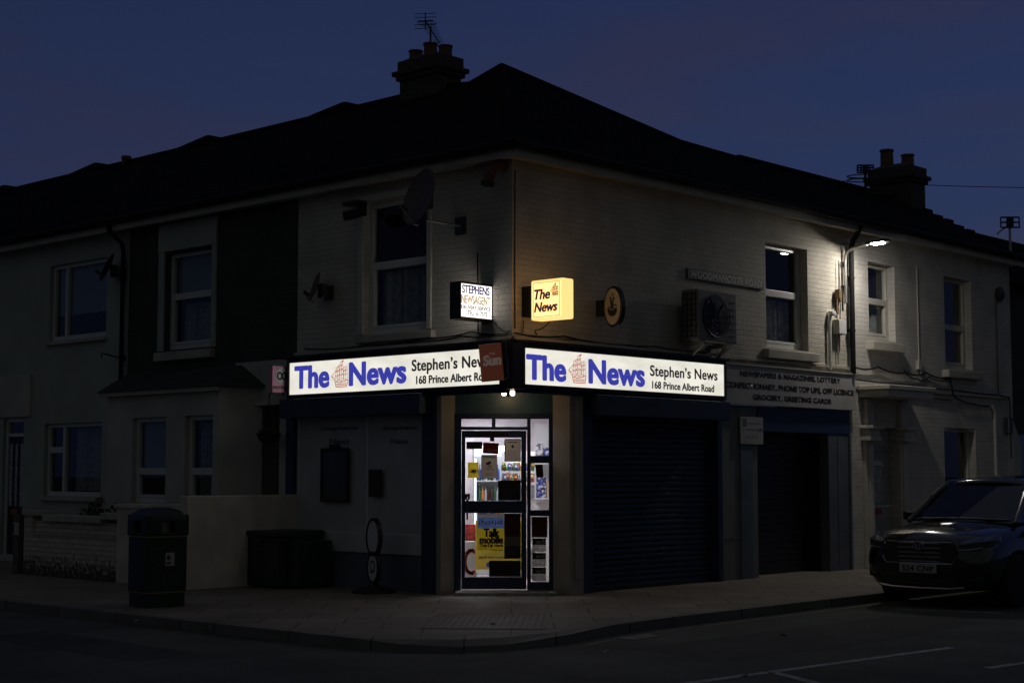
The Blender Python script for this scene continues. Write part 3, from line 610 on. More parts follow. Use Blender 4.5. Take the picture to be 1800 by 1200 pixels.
# goods shelving seen in the side light
gs = thing('goods_shelf', 'white shelf of boxed goods behind the narrow side window', 'shelf', (.55, 2.3, .042))
MB().box(-.22, .25, 0, .3, 1.70, 1.72).box(-.22, .25, 0, .3, 1.20, 1.22).box(-.22, .25, .28, .3, 0, 2.3).build('frame', M_pvc, gs)
for k, (x_, w_, h_, z_, m_) in enumerate(((-.2, .1, .28, 1.72, pk[5]), (-.09, .09, .22, 1.72, pk[3]), (.01, .12, .25, 1.72, pk[2]), (-.2, .14, .3, 1.22, pk[3]), (-.05, .2, .24, 1.22, mat('kraft box', (.45, .32, .22), .7)))):
    o = MB().box(0, w_, 0, .16, 0, h_).build('goods_box', m_, loc=(.55 + x_, 2.33, .042 + z_), bevel=.006)
    tag(o, ['blue carton at the left of the upper goods shelf', 'white carton in the middle of the upper goods shelf', 'green carton at the right of the upper goods shelf', 'white carton on the lower goods shelf', 'brown carton on the lower goods shelf'][k], 'carton')
# magazine rack low on the left, wheeled yellow board
mr_ = thing('magazine_rack', 'low white magazine rack with a red swirl just inside the door', 'magazine rack', (-.60, 1.75, .042))
MB().box(-.09, .10, 0, .3, .05, .62).build('case', M_pvc, mr_, bevel=.006); MB().ribbon(arc(.03, .34, .09, .16, 60, 300, 10), .05, -.001).build('swirl', mat('red swirl', (.42, .05, .04), .4), mr_)
MB().box(-.09, .10, .02, .12, .63, .86).build('magazines', mat('magazine covers', (.45, .06, .05), .4, var=.6, scale=25), mr_)
yb = thing('wheeled_yellow_board', 'yellow money transfer display board on castors behind the shop door', 'display board', (-.2, 1.62, .042))
MB().box(-.31, .33, 0, .12, .24, .92).build('board', P_yellowboard, yb, bevel=.006)
text('lettering', 'MONEY TRANSFER', -.09, .33, .50, .565, -.001, P_ink, yb, .012); text('lettering', 'Send and receive money', -.26, .30, .385, .43, -.001, P_ink, yb, .008)
MB().prism([(p[0], p[1]) for p in arc(-.125, .305, .035, .035, 0, 345, 16)], -.003, 0).build('emblem', mat('printed blue', (.05, .08, .4), .5), yb)
for sx in (-.25, .05, .25): MB().cyl((sx, .04, .20), (sx, .08, .20), .035, n=14).box(sx - .015, sx + .015, .03, .09, .2, .24).build('castor', M_black, yb)
for o in yb.children:
    if o.name.startswith('castor'): o.location.z = -.165
# posters fixed to the door glass
def poster(name, label, x0, x1, z0, z1, m, y=DY + .019, rot=0, cat='poster', frame_m=None):
    t = thing(name, label, cat, ((x0 + x1) / 2, y, z0)); hw = (x1 - x0) / 2; h = z1 - z0
    MB().box(-hw, hw, 0, .002, 0, h).build('sheet', m, t)
    if frame_m: MB().box(-hw - .012, -hw, -.004, .004, -.012, h + .012).box(hw, hw + .012, -.004, .004, -.012, h + .012).box(-hw, hw, -.004, .004, h, h + .012).box(-hw, hw, -.004, .004, -.012, 0).build('frame', frame_m, t)
    t.rotation_euler[1] = rot
    return t, hw, h
t, hw, h = poster('warning_notice', 'grey notice headed WARNING with a camera picture on the shop door', -.42, -.20, 1.55, 1.87, P_grey, cat='notice')
text('lettering', 'WARNING', -hw + .015, hw - .015, h - .05, h - .015, -.001, P_ink, t, .02)
MB().prism([(-.05, .205), (.015, .235), (.03, .20), (-.03, .175)], -.003, 0).box(-.01, .0, -.003, 0, .16, .19).box(.01, .04, -.003, 0, .16, .17).build('camera_symbol', P_ink, t)
text('lettering', 'CCTV', -.04, .04, .135, .155, -.001, P_ink, t, .02); text('lettering', 'IN OPERATION', -.07, .07, .11, .125, -.001, P_ink, t, .02)
MB().box(-.06, .06, -.001, 0, .06, .066).box(-.05, .05, -.001, 0, .038, .044).build('text_line', P_ink, t)
t, hw, h = poster('open_sign', 'dark red card reading open hung on the shop door glass', -.40, -.186, 1.880, 2.03, P_red, rot=.05, cat='sign'); text('lettering', 'open', -.045, .085, .012, .06, -.001, P_grey, t, .02)
t, hw, h = poster('framed_certificate', 'framed cream certificate at top right of the shop door glass', -.09, .108, 1.79, 2.07, P_grey, cat='certificate', frame_m=P_blk)
MB().box(-.07, .07, -.001, 0, h - .04, h - .028).build('heading', P_ink, t); MB().prism(arc(0, .19, .018, .022, 0, 340, 12), -.002, 0).build('crest', P_ink, t)
for k in range(5): MB().box(-.07, .07 - .01 * (k % 3), -.001, 0, .03 + k * .025, .034 + k * .025).build('text_line', P_brown, t)
t, hw, h = poster('yellow_card', 'small yellow card at the left of the shop door glass', -.60, -.455, 1.555, 1.765, P_yel, cat='card')
MB().prism(arc(0.01, .09, .035, .03, 0, 340, 14), -.002, 0).build('round_mark', P_white, t); MB().ribbon([(-.035, .08), (.04, .10)], .012, -.002).ribbon([(-.02, .10), (.02, .072)], .008, -.002).build('scribble', P_inkblue, t)
poster('dark_card', 'black card across the top left corner of the door glass', -.62, -.405, 1.945, 2.045, P_blk, cat='card')
t, hw, h = poster('letter_tray', 'dark double tray plate at the right of the door above the middle rail', -.19, .118, 1.248, 1.52, P_blk, cat='plate'); MB().box(-hw + .005, hw - .005, -.004, -.001, .128, .138).build('lip', M_dgrey, t)
t, hw, h = poster('blue_poster', 'blue and yellow mobile top up poster on the lower door glass', -.47, -.108, .585, 1.075, P_blue, cat='poster')
t.children[0].scale = (1, 1, 1)
for v in t.children[0].data.vertices:
    v.co.z = .295 if v.co.z < .1 else .43
MB().box(-hw, hw, 0, .002, 0, .295).build('yellow_panel', P_yel, t); MB().box(-hw, hw, 0, .002, .43, .489).build('pale_band', P_white, t)
text('lettering', 'Talk', -.09, .115, .175, .285, -.003, P_inkblue, t, .01, fat=.007); text('lettering', 'mobile', -.145, .165, .085, .185, -.003, P_inkblue, t, .01, fat=.007); text('lettering', 'Top-Up Here', -.145, .165, .03, .08, -.003, P_ink, t, .01, fat=.003)
fg = MB()
for k in range(8): fg.prism(arc(-.15 + k * .043, .36 + .018 * math.sin(k * 2.1), .012, .03, 0, 320, 8), -.002, 0).ribbon([(-.16 + k * .043, .34), (-.14 + k * .043, .385)], .008, -.002)
fg.build('picture', P_yel, t)
t, hw, h = poster('brown_poster', 'brown poster with a black panel on the lower right door glass', -.106, .118, .465, 1.075, P_brown, cat='poster')
MB().box(-hw, hw, -.002, 0, .03, .17).build('black_panel', P_blk, t); MB().box(-hw, hw, -.002, 0, .17, .3).build('tan_panel', P_grey, t)
for k in range(4): MB().box(-.07, .08, -.003, -.002, .06 + k * .025, .066 + k * .025).build('text_line', P_grey, t)
poster('kick_card', 'black card covering the bottom right of the door glass', -.31, .118, .225, .44, P_blk, cat='card')
poster('small_black_card', 'black card on the upper part of the side window', .33, .43, 1.56, 1.735, P_blk, rot=-.08, cat='card')
t, hw, h = poster('framed_dark_poster', 'dark poster in a wooden frame low in the side window', .275, .47, .76, 1.02, P_brown, cat='poster', frame_m=P_grey)
for k in range(3):
    t, hw, h = poster('leaflet', ['white leaflet on the side window under the framed poster', 'white leaflet in the middle of the three on the side window', 'white leaflet lowest of three on the side window'][k], .275, .46, .555 - k * .195, .74 - k * .195, P_white, cat='leaflet', )
    MB().box(-hw, hw, -.001, 0, .10, h).build('printed_band', P_blk, t); MB().box(-.04, .03, -.002, -.001, .12, .15).box(.045, .07, -.002, -.001, .115, .17).build('printed_block', P_white, t)
tag_l = None
# lamp over the door
bl = thing('bulkhead_lamp', 'small warm lamp hanging under the sign over the shop door', 'lamp', (-.05, .50, 2.765))
MB().lathe([(.075, 0), (.075, -.02), (.03, -.03), (.03, -.05)], n=18).build('mount', M_black, bl, smooth=True)
MB().box(-.085, -.03, -.03, .05, -.115, -.055).box(.03, .085, -.03, .05, -.115, -.055).box(-.03, .03, -.02, .05, -.108, -.055).build('bulb', M_bulb, bl, bevel=.015)
MB().lathe([(.020, -.05), (.030, -.07), (.022, -.12), (.008, -.14)], (0, -.025, 0), 14).build('shade', M_black, bl, smooth=True)

# ------------------------------------------------------------------ fascia signs
def ship(parent, x0, x1, z0, z1, y, m=None, name='ship_emblem'):
    mb = MB(); m = m or M_signred; X = lambda u: x0 + u * (x1 - x0); Z = lambda v: z0 + v * (z1 - z0)
    def rb(p, wd=.007): mb.ribbon([(X(u), Z(v)) for u, v in p], wd, y)
    rb([(.22, .22), (.28, .02), (.92, .02), (.98, .28), (.80, .24), (.50, .18), (.22, .22)], .011); rb([(.25, .13), (.94, .15)]); rb([(.27, .07), (.93, .08)])
    for k in range(6): rb([(.34 + k * .1, .09), (.36 + k * .1, .12)], .01)
    for mx, tp in ((.36, .78), (.58, .98), (.82, .76)): rb([(mx, .2), (mx + .02, tp)], .006)
    for mx, zs in ((.36, (.28, .44, .60, .74)), (.58, (.27, .47, .66, .82, .93)), (.82, (.32, .48, .62, .74))):
        for a, b in zip(zs[:-1], zs[1:]):
            wv = .17 * (1 - .6 * (a - .2)); rb([(mx - wv, a), (mx - wv * .5, (a + b) / 2 + .01), (mx - wv * .75, b), (mx + wv * .55, b + .03), (mx + wv * .95, (a + b) / 2), (mx + wv * .8, a + .02), (mx, a - .03), (mx - wv, a)], .006)
    rb([(.22, .25), (.0, .44), (.34, .66)]); rb([(.0, .44), (.18, .36)]); rb([(.6, .97), (.72, 1.0), (.66, .94)], .01); rb([(.38, .77), (.46, .82)], .01)
    return mb.build(name, m, parent)
def fascia_sign(label, rz, x0, x1, lay):
    base = WR(x0, 0, 2.715) if rz == FR else WL(-x0, 0, 2.715)
    t = thing('fascia_sign', label, 'shop sign', base, rz, 'lit fascia signs over the shop'); Wd = x1 - x0; H = .575; D = -.185
    MB().box(0, Wd, D, -.101, 0, .055).box(0, Wd, D, -.101, H - .05, H).box(0, .05, D, -.101, .055, H - .05).box(Wd - .05, Wd, D, -.101, .055, H - .05).build('frame', M_signframe, t, bevel=.006)
    MB().box(.05, Wd - .05, D + .02, -.12, .055, H - .05).build('face', M_signface, t)
    y = D + .018; Z = 2.715
    for s, a, b, c, d, m, bo, spc in lay:
        if s == 'ship': ship(t, a - x0, b - x0, c - Z, d - Z, y)
        else:
            ft = .019 if m is M_signblue else .006
            text('lettering', s, a - x0 + ft, b - x0 - ft, c - Z + ft * .6, d - Z - ft * .6, y - .001, m, t, .012 if ft > .01 else .006, 0, spc, fat=ft)
    return t
fascia_sign('lit white newspaper sign along the right side of the corner, beside the air conditioner', FR, .0, 4.56, [
    ('The', .085, .885, 2.825, 3.165, M_signblue, .06, 1.02), ('ship', .93, 1.30, 2.822, 3.215, None, 0, 1), ('News', 1.34, 2.585, 2.825, 3.165, M_signblue, .06, 1.02),
    ("Stephen\u2019s News", 2.70, 4.345, 2.945, 3.15, M_signblack, .022, 1.03), ('168 Prince Albert Road', 2.745, 4.255, 2.815, 2.925, M_signblack, .016, 1.03)])
fascia_sign('lit white newspaper sign along the left side of the corner, partly behind the red board', FL, -4.40, -.0, [
    ('The', -4.24, -3.44, 2.845, 3.19, M_signblue, .06, 1.02), ('ship', -3.40, -3.03, 2.84, 3.225, None, 0, 1), ('News', -3.02, -1.82, 2.845, 3.19, M_signblue, .06, 1.02),
    ("Stephen\u2019s News", -1.72, -.22, 2.955, 3.165, M_signblack, .022, 1.03), ('168 Prince Albert Road', -1.63, -.22, 2.825, 2.94, M_signblack, .016, 1.03)])
# projecting boxes
sb = thing('projecting_sign', 'lit white projecting box sign reading STEPHENS NEWSAGENT beside the upstairs window', 'shop sign', WL(.35, 0, 3.61), FL)
# local x points to the corner; the face looks along +x, so its own frame is turned
face_rot = rad(-90)
MB().box(-.20, .0, -.60, -.0, 0, .03).box(-.20, .0, -.60, -.0, .46, .49).box(-.20, .0, -.60, -.585, .03, .46).box(-.20, 0, -.012, 0, .03, .46).build('case', M_black, sb, bevel=.004)
MB().box(-.195, -.006, -.585, -.012, .03, .46).build('face', M_stephens, sb)
def turned(parent):   # an Empty-free way to put flat lettering on a face that looks along +x
    return dict(rz=rad(90))
def on_face(o, x, y=0, flip=1): o.rotation_euler = (0, 0, rad(90) * flip); o.location = (x, y, 0); return o
for nm, a, b, c, d, m in (('STEPHENS', .035, .545, .34, .445, M_lblue), ('NEWSAGENT', .02, .56, .205, .315, M_lgold), ('DELIVERY SERVICE', .02, .565, .135, .18, M_lgrey), ('TEL:  617575', .13, .50, .06, .115, M_lgrey)):
    on_face(text('lettering', nm, a - .60, b - .60, c, d, 0, m, sb, .006, fat=.0048 if c > .19 else .0026), -.0055)
nb = thing('projecting_sign', 'lit amber projecting box sign reading The News on the side wall', 'shop sign', WR(.157, 0, 3.60), FR)
MB().box(0, .215, -.745, -.19, .0, .52).build('case', M_amberside, nb, bevel=.02)
MB().box(.03, .18, -.19, 0, .06, .46).build('bracket', M_black, nb)
MB().box(-.006, .003, -.715, -.22, .03, .49).build('face', M_amber, nb, bevel=.003)
fr_ = MB()
for q in ((.235, .70, .035, .043), (.235, .70, .477, .485), (.235, .243, .043, .477), (.692, .70, .043, .477)): fr_.prism([(-q[0] , q[2]), (-q[1], q[2]), (-q[1], q[3]), (-q[0], q[3])], -.009, -.0065, 'x')
fr_.build('border', M_amberline, nb)
for s, a, b, c, d in (('The', .258, .53, .265, .395), ('News', .258, .655, .10, .225)):
    o = text('lettering', s, a, b, c, d, 0, M_newsink, nb, .012, .22, fat=.007); on_face(o, -.007, -0.0, -1); 
    # face looks along -x: left of the picture is the wall side
sh_ = ship(nb, .54, .675, .30, .46, 0, M_amberline); on_face(sh_, -.007, 0, -1)
for v in (sh_,): pass
# numbered gap behind the corner: red board
sb2 = thing('red_projecting_board', 'dull red newspaper board hung at the corner in front of the lit sign', 'shop sign', (-.245, -.42, 2.79), rad(-6))
M_sunboard = emit('red board with added glow', (.040, .011, .006), 1); M_sunletter2 = emit('board letter with added glow', (.068, .050, .044), 1)  # weak glow put into board and letters, which otherwise render black
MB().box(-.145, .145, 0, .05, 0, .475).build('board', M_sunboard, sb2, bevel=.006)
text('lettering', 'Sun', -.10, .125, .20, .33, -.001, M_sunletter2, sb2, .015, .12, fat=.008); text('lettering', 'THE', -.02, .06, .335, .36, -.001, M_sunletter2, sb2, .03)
MB().box(.146, .20, -.0, .16, .02, .46).tube([(.12, .05, .40), (.20, .2, .40), (.25, .4, .40)], .018).build('bracket', M_signframe, sb2)
sb2.rotation_euler[1] = rad(-5)
pz = thing('payment_sign', 'small pink payment point sign at the far left end of the fascia', 'shop sign', WL(4.47, 0.02, 2.80), FL)
MB().box(-.03, .03, -.40, -.10, 0, .40).build('board', M_pink, pz, bevel=.006)
pz.children[0].location = (0, 0, 0)
e1 = MB().prism(arc(-.22, .25, .115, .13, 0, 345, 20), -.003, 0).build('disc', M_pgrey, pz); on_face(e1, .031)
e2 = MB().ribbon(arc(-.265, .25, .04, .05, 0, 360, 14), .025, -.003).ribbon(arc(-.18, .25, .04, .05, 0, 360, 14), .025, -.003).build('double_ring', M_ink, pz); on_face(e2, .0312)
on_face(text('lettering', 'payzone', -.39, -.12, .04, .10, 0, M_ink, pz, .02), .031)
lo = thing('round_projecting_sign', 'round cream lottery sign with a dark rim projecting from the side wall', 'shop sign', WR(1.74, 0, 3.62), FR)
ring = [(math.cos(a) * .165 - .31, math.sin(a) * .285 + .275) for a in [2 * math.pi * k / 36 for k in range(36)]]
MB().prism(ring, -.045, .045, 'x').build('case', M_signframe, lo, bevel=.01, smooth=False)
MB().prism([((y_ + .31) * .84 - .31, (z_ - .275) * .88 + .275) for y_, z_ in ring], -.05, -.046, 'x').build('disc', M_cream, lo)
MB().box(-.03, .03, -.17, 0, .16, .38).build('bracket', M_signframe, lo)
lg = MB(); cx = .31
lg.prism(arc(cx, .24, .085, .10, 190, 350, 12) + arc(cx, .27, .07, .045, 350, 190, 12), -.003, 0)
lg.ribbon([(cx - .01, .24), (cx - .03, .40)], .028, 0, .003).ribbon([(cx - .02, .25), (cx + .03, .395)], .024, 0, .003).ribbon(arc(cx + .04, .27, .03, .03, 0, 300, 8), .015, 0, .003).ribbon([(cx - .08, .24), (cx - .045, .27)], .02, 0, .003).ribbon([(cx + .0, .43), (cx + .01, .45)], .02, 0, .003)
on_face(lg.build('emblem', M_ink, lo), -.0505, 0, -1)
# name plate of the street
sp_ = thing('street_name_sign', 'black cast street name plate reading WOODMANCOTE ROAD on the side wall', 'street sign', WR(3.80, 0, 4.50), FR)
MB().box(0, 2.02, -.035, -.0, 0, .155).build('plate', M_cast, sp_, bevel=.006); text('lettering', 'WOODMANCOTE ROAD', .07, 1.95, .03, .128, -.0358, M_castletter, sp_, .004, 0, 1.08, fat=.004)
ns = thing('services_sign', 'off white board listing newspapers, lottery and groceries over the garage door', 'shop sign', WR(4.63, 0, 2.665), FR)
MB().box(0, 3.83, -.09, 0, 0, .60).build('panel', M_signpanel, ns, bevel=.006); MB().box(-.0, 3.84, -.11, 0, .602, .63).build('top_trim', M_soffit, ns)
for s, a, b, c, d in (('NEWSPAPERS & MAGAZINES, LOTTERY', .42, 3.33, .425, .515), ('CONFECTIONARY, PHONE TOP UPS, OFF LICENCE', .03, 3.76, .235, .335), ('GROCERY, GREETING CARDS', .76, 3.03, .075, .165)): text('lettering', s, a, b, c, d, -.0915, M_lettering, ns, .01, 0, 1.04, fat=.008)
nt_ = thing('wall_notice', 'small white printed notice at the left of the garage door', 'notice', WR(5.10, 0.03, 2.06), FR)
MB().box(0, .62, -.02, -.0, 0, .42).build('panel', M_signpanel, nt_, bevel=.004); MB().box(.06, .17, -.022, -.02, .27, .39).box(.2, .56, -.022, -.02, .32, .33).box(.06, .5, -.022, -.02, .22, .23).box(.5, .58, -.022, -.02, .2, .25).box(.15, .5, -.022, -.02, .12, .125).box(.15, .45, -.022, -.02, .09, .095).build('print', M_faint, nt_)
for s_, a, b, c, d in (('Stephens', -3.85, -3.02, 2.22, 2.30), ('News', -3.65, -3.20, 2.03, 2.12), ('Stephens', -2.50, -1.80, 2.20, 2.28), ('News', -2.33, -1.98, 2.02, 2.10)):
    o = text('lettering', s_, a, b, c, d, -.003, M_faint, lf, .03)
nf = thing('notice_frame', 'black framed notice case on the grey left shop panel', 'notice board', WL(3.76, .02, 1.20), FL)
MB().box(0, .60, -.04, -.0, 0, .045).box(0, .60, -.04, -.0, .735, .78).box(0, .045, -.04, 0, .045, .735).box(.555, .60, -.04, 0, .045, .735).box(.2, .4, -.05, -.0, .78, .83).build('frame', M_black, nf, bevel=.008); MB().box(.045, .555, -.02, -.002, .045, .735).build('glazing', M_noticeglass, nf)
lbx = thing('wall_letterbox', 'dark brown letterbox plate on the grey left shop panel', 'letterbox', WL(2.72, .02, 1.285), FL)
MB().box(0, .26, -.03, 0, 0, .385).build('plate', mat('dark brown plate', (.045, .028, .012), .5), lbx, bevel=.008); MB().box(.04, .22, -.034, -.0305, .29, .32).build('slot', M_black, lbx)

# ------------------------------------------------------------------ fittings on the left front
def dish(name, label, base, rz, off, tilt, pan, r, arm=True, m=None, group='satellite dishes on the house fronts', feed=True):
    """wall bracket, pipe, reflector and feed arm; off = dish centre in the wall frame"""
    t = thing(name, label, 'satellite dish', base, rz, group); m = m or M_dish
    c = Vector(off); Mx = Matrix.Rotation(pan, 3, 'Z') @ Matrix.Rotation(rad(90) - tilt, 3, 'X')
    prof = [(.012 * r, .0)] + [(r * k / 7, .16 * r * (k / 7) ** 2) for k in range(1, 8)] + [(r * 1.02, .16 * r + .006), (r * .99, .16 * r + .012)] + [(r * k / 7, .16 * r * (k / 7) ** 2 + .012) for k in range(6, 0, -1)]
    MB().lathe(prof, c, 32, Mx).build('reflector', m, t, smooth=True)
    ax = Mx @ Vector((0, 0, 1)); dn = Mx @ Vector((0, -1, 0))
    if dn.z > 0: dn = -dn
    b = c - ax * .07
    MB().tube([(0, -.02, off[2] - r * .8 if off[2] > .3 else 0), (0, off[1] * .55, off[2] - r * .8 if off[2] > .3 else .02), (b.x, b.y, off[2] - r * .75), (b.x, b.y, b.z + .02)], .02, 10).build('bracket_arm', M_galv, t, smooth=True)
    MB().box(-.1, .1, -.02, 0, off[2] - r * .8 - .12 if off[2] > .3 else -.1, off[2] - r * .8 + .12 if off[2] > .3 else .1).build('wall_plate', M_dgrey, t)
    MB().box(b.x - .05, b.x + .05, b.y - .03, b.y + .06, b.z - .12, b.z + .08).build('clamp', M_dgrey, t)
    p0 = c + dn * r * .98; p1 = c + ax * r * .75 + dn * r * .55
    MB().tube([p0 - ax * .02, p0 + ax * .06, p1], .012, 8).build('feed_arm', M_galv, t); MB().cyl(p1, p1 - (ax * .9 - dn * .2).normalized() * .1 , .03, .022).build('feed_horn', M_dgrey, t)
    return t
dish('satellite_dish', 'large dark satellite dish on a bracket right of the upstairs shop window', WL(.94, 0, 4.80), FL, (-.10, -.62, .46), rad(14), rad(-14), .39)
dish('satellite_dish', 'small satellite dish on the shop wall beside the dark brick house', WL(3.66, 0, 4.25), FL, (-.02, -.22, .06), rad(18), rad(-30), .22)
dish('satellite_dish', 'small satellite dish at the right edge of the leftmost pale house', WL(9.08, 0, 5.0), FL, (-.02, -.25, .08), rad(25), rad(-40), .25)
fl_ = thing('flood_light', 'black flood light at the top left corner of the upstairs shop window', 'flood light', WL(2.95, 0, 5.36), FL)
MB().box(-.22, .14, -.20, -.03, .10, .15).box(-.05, .1, -.04, 0, -.06, .14).build('bracket', M_black, fl_, bevel=.006); MB().prism([(-.20, .02), (-.36, -.03), (-.33, -.16), (-.16, -.08)], -.03, .22, 'x').build('lamp_head', M_black, fl_, bevel=.01); MB().tube([(.0, -.05, .02), (.05, -.12, -.1), (.15, -.15, -.12), (.25, -.1, -.09)], .012).build('cable', M_pvc, fl_)
vp = thing('vent_pipe', 'short dull red vent pipe under the eaves at the corner', 'vent pipe', WL(.14, 0, 5.66), FL)
MB().tube([(0, 0, 0), (0, -.12, 0), (-.01, -.2, -.05), (-.03, -.24, -.13), (-.05, -.26, -.24)], .075, 14).build('pipe', mat('dull red pipe', (.14, .05, .03), .55), vp, smooth=True); MB().cyl((-.05, -.258, -.235), (-.055, -.265, -.29), .09, n=16).build('collar', M_black, vp)
bs = thing('wall_hook', 'thin black metal hook low on the leftmost pale house', 'hook', WL(8.98, 0, 3.58), FL)
MB().tube([(0, 0, -.03), (-.12, -.12, 0), (-.2, -.25, .04), (-.23, -.3, .05), (-.23, -.3, -.02)], .014).box(-.03, .03, -.012, 0, -.09, .03).build('arm', M_black, bs)
cb = MB()
def sag(pts, d=.03, n=8):
    out = []
    for a, b in zip(pts[:-1], pts[1:]):
        a = Vector(a); b = Vector(b)
        for k in range(n): u = k / n; out.append(a.lerp(b, u) - Vector((0, 0, d * 4 * u * (1 - u))))
    return out + [Vector(pts[-1])]
cb.tube(sag([(-4.2, -.03, 3.46), (-2.8, -.03, 3.43), (-1.6, -.03, 3.47), (-.7, -.03, 3.50), (-.02, -.04, 3.44)]), .010, 6).tube(sag([(-2.0, -.035, 3.42), (-.9, -.04, 3.45), (-.02, -.05, 3.42)]), .012, 6).tube([(-.60, -.02, 3.80), (-.60, -.02, 3.5), (-.57, -.02, 3.44), (-.3, -.03, 3.43)], .008, 6).tube([(-.62, -.015, 4.55), (-.61, -.015, 4.12)], .008, 6).tube(sag([(-.35, -.02, 3.68), (-.2, -.03, 3.52), (-.0, -.03, 3.47)]), .007, 6)
tag(cb.build('wall_cable', M_black, rz=FL), 'thin cables along the left front above the lit sign', 'cable')
cb = MB()
cb.tube(sag([(0, -.04, 3.44), (1.0, -.03, 3.46), (2.4, -.03, 3.42), (4.0, -.03, 3.43), (5.2, -.03, 3.41)]), .011, 6).tube(sag([(.2, -.05, 3.42), (1.3, -.04, 3.43), (3.0, -.04, 3.44), (4.6, -.04, 3.42)]), .009, 6).tube([(.05, -.01, 5.6), (.045, -.01, 4.4), (.05, -.01, 3.5)], .007, 6).tube(sag([(.20, -.03, 3.62), (.16, -.03, 3.45)]), .008, 6).tube(sag([(.42, -.3, 3.61), (.40, -.05, 3.50), (.46, -.03, 3.46)]), .007, 6)
tag(cb.build('wall_cable', M_black, rz=FR), 'thin cables along the side wall under the amber sign', 'cable')

# ------------------------------------------------------------------ fittings on the right front
ac = thing('air_conditioner', 'grey outdoor air conditioner on wall brackets right of the lottery sign', 'air conditioner', WR(3.55, 0, 3.54), FR)
MB().box(.0, .98, -.40, -.10, 0, .76).build('casing', M_acgrey, ac, bevel=.02)
g = MB()
for k in range(9): g.box(-.012, -.0, -.385, -.12, .06 + k * .078, .075 + k * .078)
for k in range(4): g.box(-.014, -.002, -.37 + k * .08, -.36 + k * .08, .05, .72)
g.build('side_grille', M_dgrey, ac)
MB().cyl((.42, -.402, .38), (.42, -.412, .38), .315, n=36).build('fan_recess', M_black, ac)
fb = MB()
for k in range(5):
    a = k * 2 * math.pi / 5; pts_ = []
    for q in ((.06, -.1), (.28, .25), (.29, .75), (.1, .6)): pts_.append((.42 + q[0] * math.cos(a + q[1]), .38 + q[0] * math.sin(a + q[1])))
    fb.prism(pts_, -.418, -.414)
fb.cyl((.42, -.412, .38), (.42, -.43, .38), .07, n=18).build('fan', M_dgrey, ac)
fg = MB()
for rr in (.08, .14, .20, .26, .315): fg.tube([(.42 + rr * math.cos(a), -.44, .38 + rr * math.sin(a)) for a in [2 * math.pi * k / 32 for k in range(33)]], .003 if rr < .3 else .008, 5)
for k in range(8): fg.tube([(.42 + .08 * math.cos(k * math.pi / 4), -.44, .38 + .08 * math.sin(k * math.pi / 4)), (.42 + .315 * math.cos(k * math.pi / 4), -.43, .38 + .315 * math.sin(k * math.pi / 4))], .003, 5)
fg.build('fan_guard', M_dgrey, ac)
g = MB()
for k in range(6): g.box(.80, .95, -.408, -.401, .12 + k * .1, .13 + k * .1)
g.build('front_ribs', M_galv, ac)
for bx in (.1, .8):
    MB().box(bx, bx + .06, -.42, 0, -.06, -.003).box(bx, bx + .06, -.04, 0, -.4, -.06).prism([(-.40, -.06), (-.02, -.34), (-.02, -.28), (-.33, -.06)], bx + .02, bx + .04, 'x').build('bracket', M_galv, ac)
MB().tube([(.98, -.2, .15), (1.05, -.2, .12), (1.06, -.1, -.05), (1.06, -.03, -.15), (1.06, -.03, -.3)], .025).build('pipe', M_soffit, ac)
# street lamp on the wall
sl = thing('street_lamp', 'lit street lamp on a bent wall bracket under the eaves', 'street lamp', WR(8.24, 0, 5.02), FR)
MB().tube([(0, -.06, -.55), (0, -.06, .18), (0, -.07, .27), (.0, -.12, .34), (.0, -.22, .375), (-.01, -.50, .42)], .03, 12).build('bracket_arm', M_galv, sl, smooth=True)
MB().box(-.05, .05, -.07, 0, -.3, -.24).box(-.05, .05, -.07, 0, .1, .16).build('wall_clamp', M_dgrey, sl)
MB().loft([[(x_ * wv - .01, y_, z_) for x_, z_ in ((-1, .0), (1, 0), (.85, .045), (-.85, .045))] for wv, y_ in ((.05, -.40), (.10, -.47), (.115, -.62), (.09, -.78), (.03, -.83))]).build('head', M_dgrey, sl, loc=(0, 0, .40), smooth=True)
MB().box(-.075, .055, -.72, -.52, -.016, -.001).build('lens', M_lamp, sl, loc=(0, 0, .40), bevel=.005)
for o in sl.children:
    if o.name.startswith(('head', 'lens')): o.rotation_euler[0] = rad(-2); o.location = (0, -.08, .395)
MB().tube([(-.07, -.03, .16), (-.07, -.03, -.35)], .008).build('feed_cable', M_black, sl)
dp = MB().cyl((8.38, -.10, 3.28), (8.38, -.10, 5.42), .045, n=14).tube([(8.38, -.10, 5.40), (8.38, -.14, 5.55), (8.38, -.26, 5.72), (8.38, -.33, 5.84)], .045, 12).box(8.31, 8.45, -.12, 0, 4.9, 4.94).box(8.31, 8.45, -.12, 0, 4.0, 4.04).build('drainpipe', M_gutter, shop, FR, smooth=True)
jb = thing('junction_box', 'small grey junction box on the wall beside the drainpipe', 'junction box', WR(7.90, 0, 3.93), FR)
MB().box(0, .25, -.12, 0, 0, .25).build('case', M_soffit, jb, bevel=.012); MB().box(.01, .24, -.127, -.121, .01, .24).build('cover', M_pvc, jb, bevel=.004); MB().tube([(.1, -.04, 0), (.1, -.04, -.3), (.11, -.04, -.5)], .014).build('conduit', M_soffit, jb)
cw = thing('cowled_pipe', 'white pipe with a bent cowl left of the junction box', 'pipe', WR(7.73, 0, 3.33), FR)
MB().tube([(0, -.05, 0), (0, -.05, .82), (.02, -.05, .90), (.07, -.06, .93), (.13, -.06, .93)], .032, 12).build('pipe', M_pvc, cw, smooth=True); MB().lathe([(.075, 0), (.08, .03), (.06, .075), (.02, .09)], (.06, -.06, .90), 14).build('cowl', M_pvc, cw, smooth=True)
rb_ = thing('cable_bracket', 'rusty cable bracket with an insulator above the junction box', 'bracket', WR(7.99, 0, 4.28), FR)
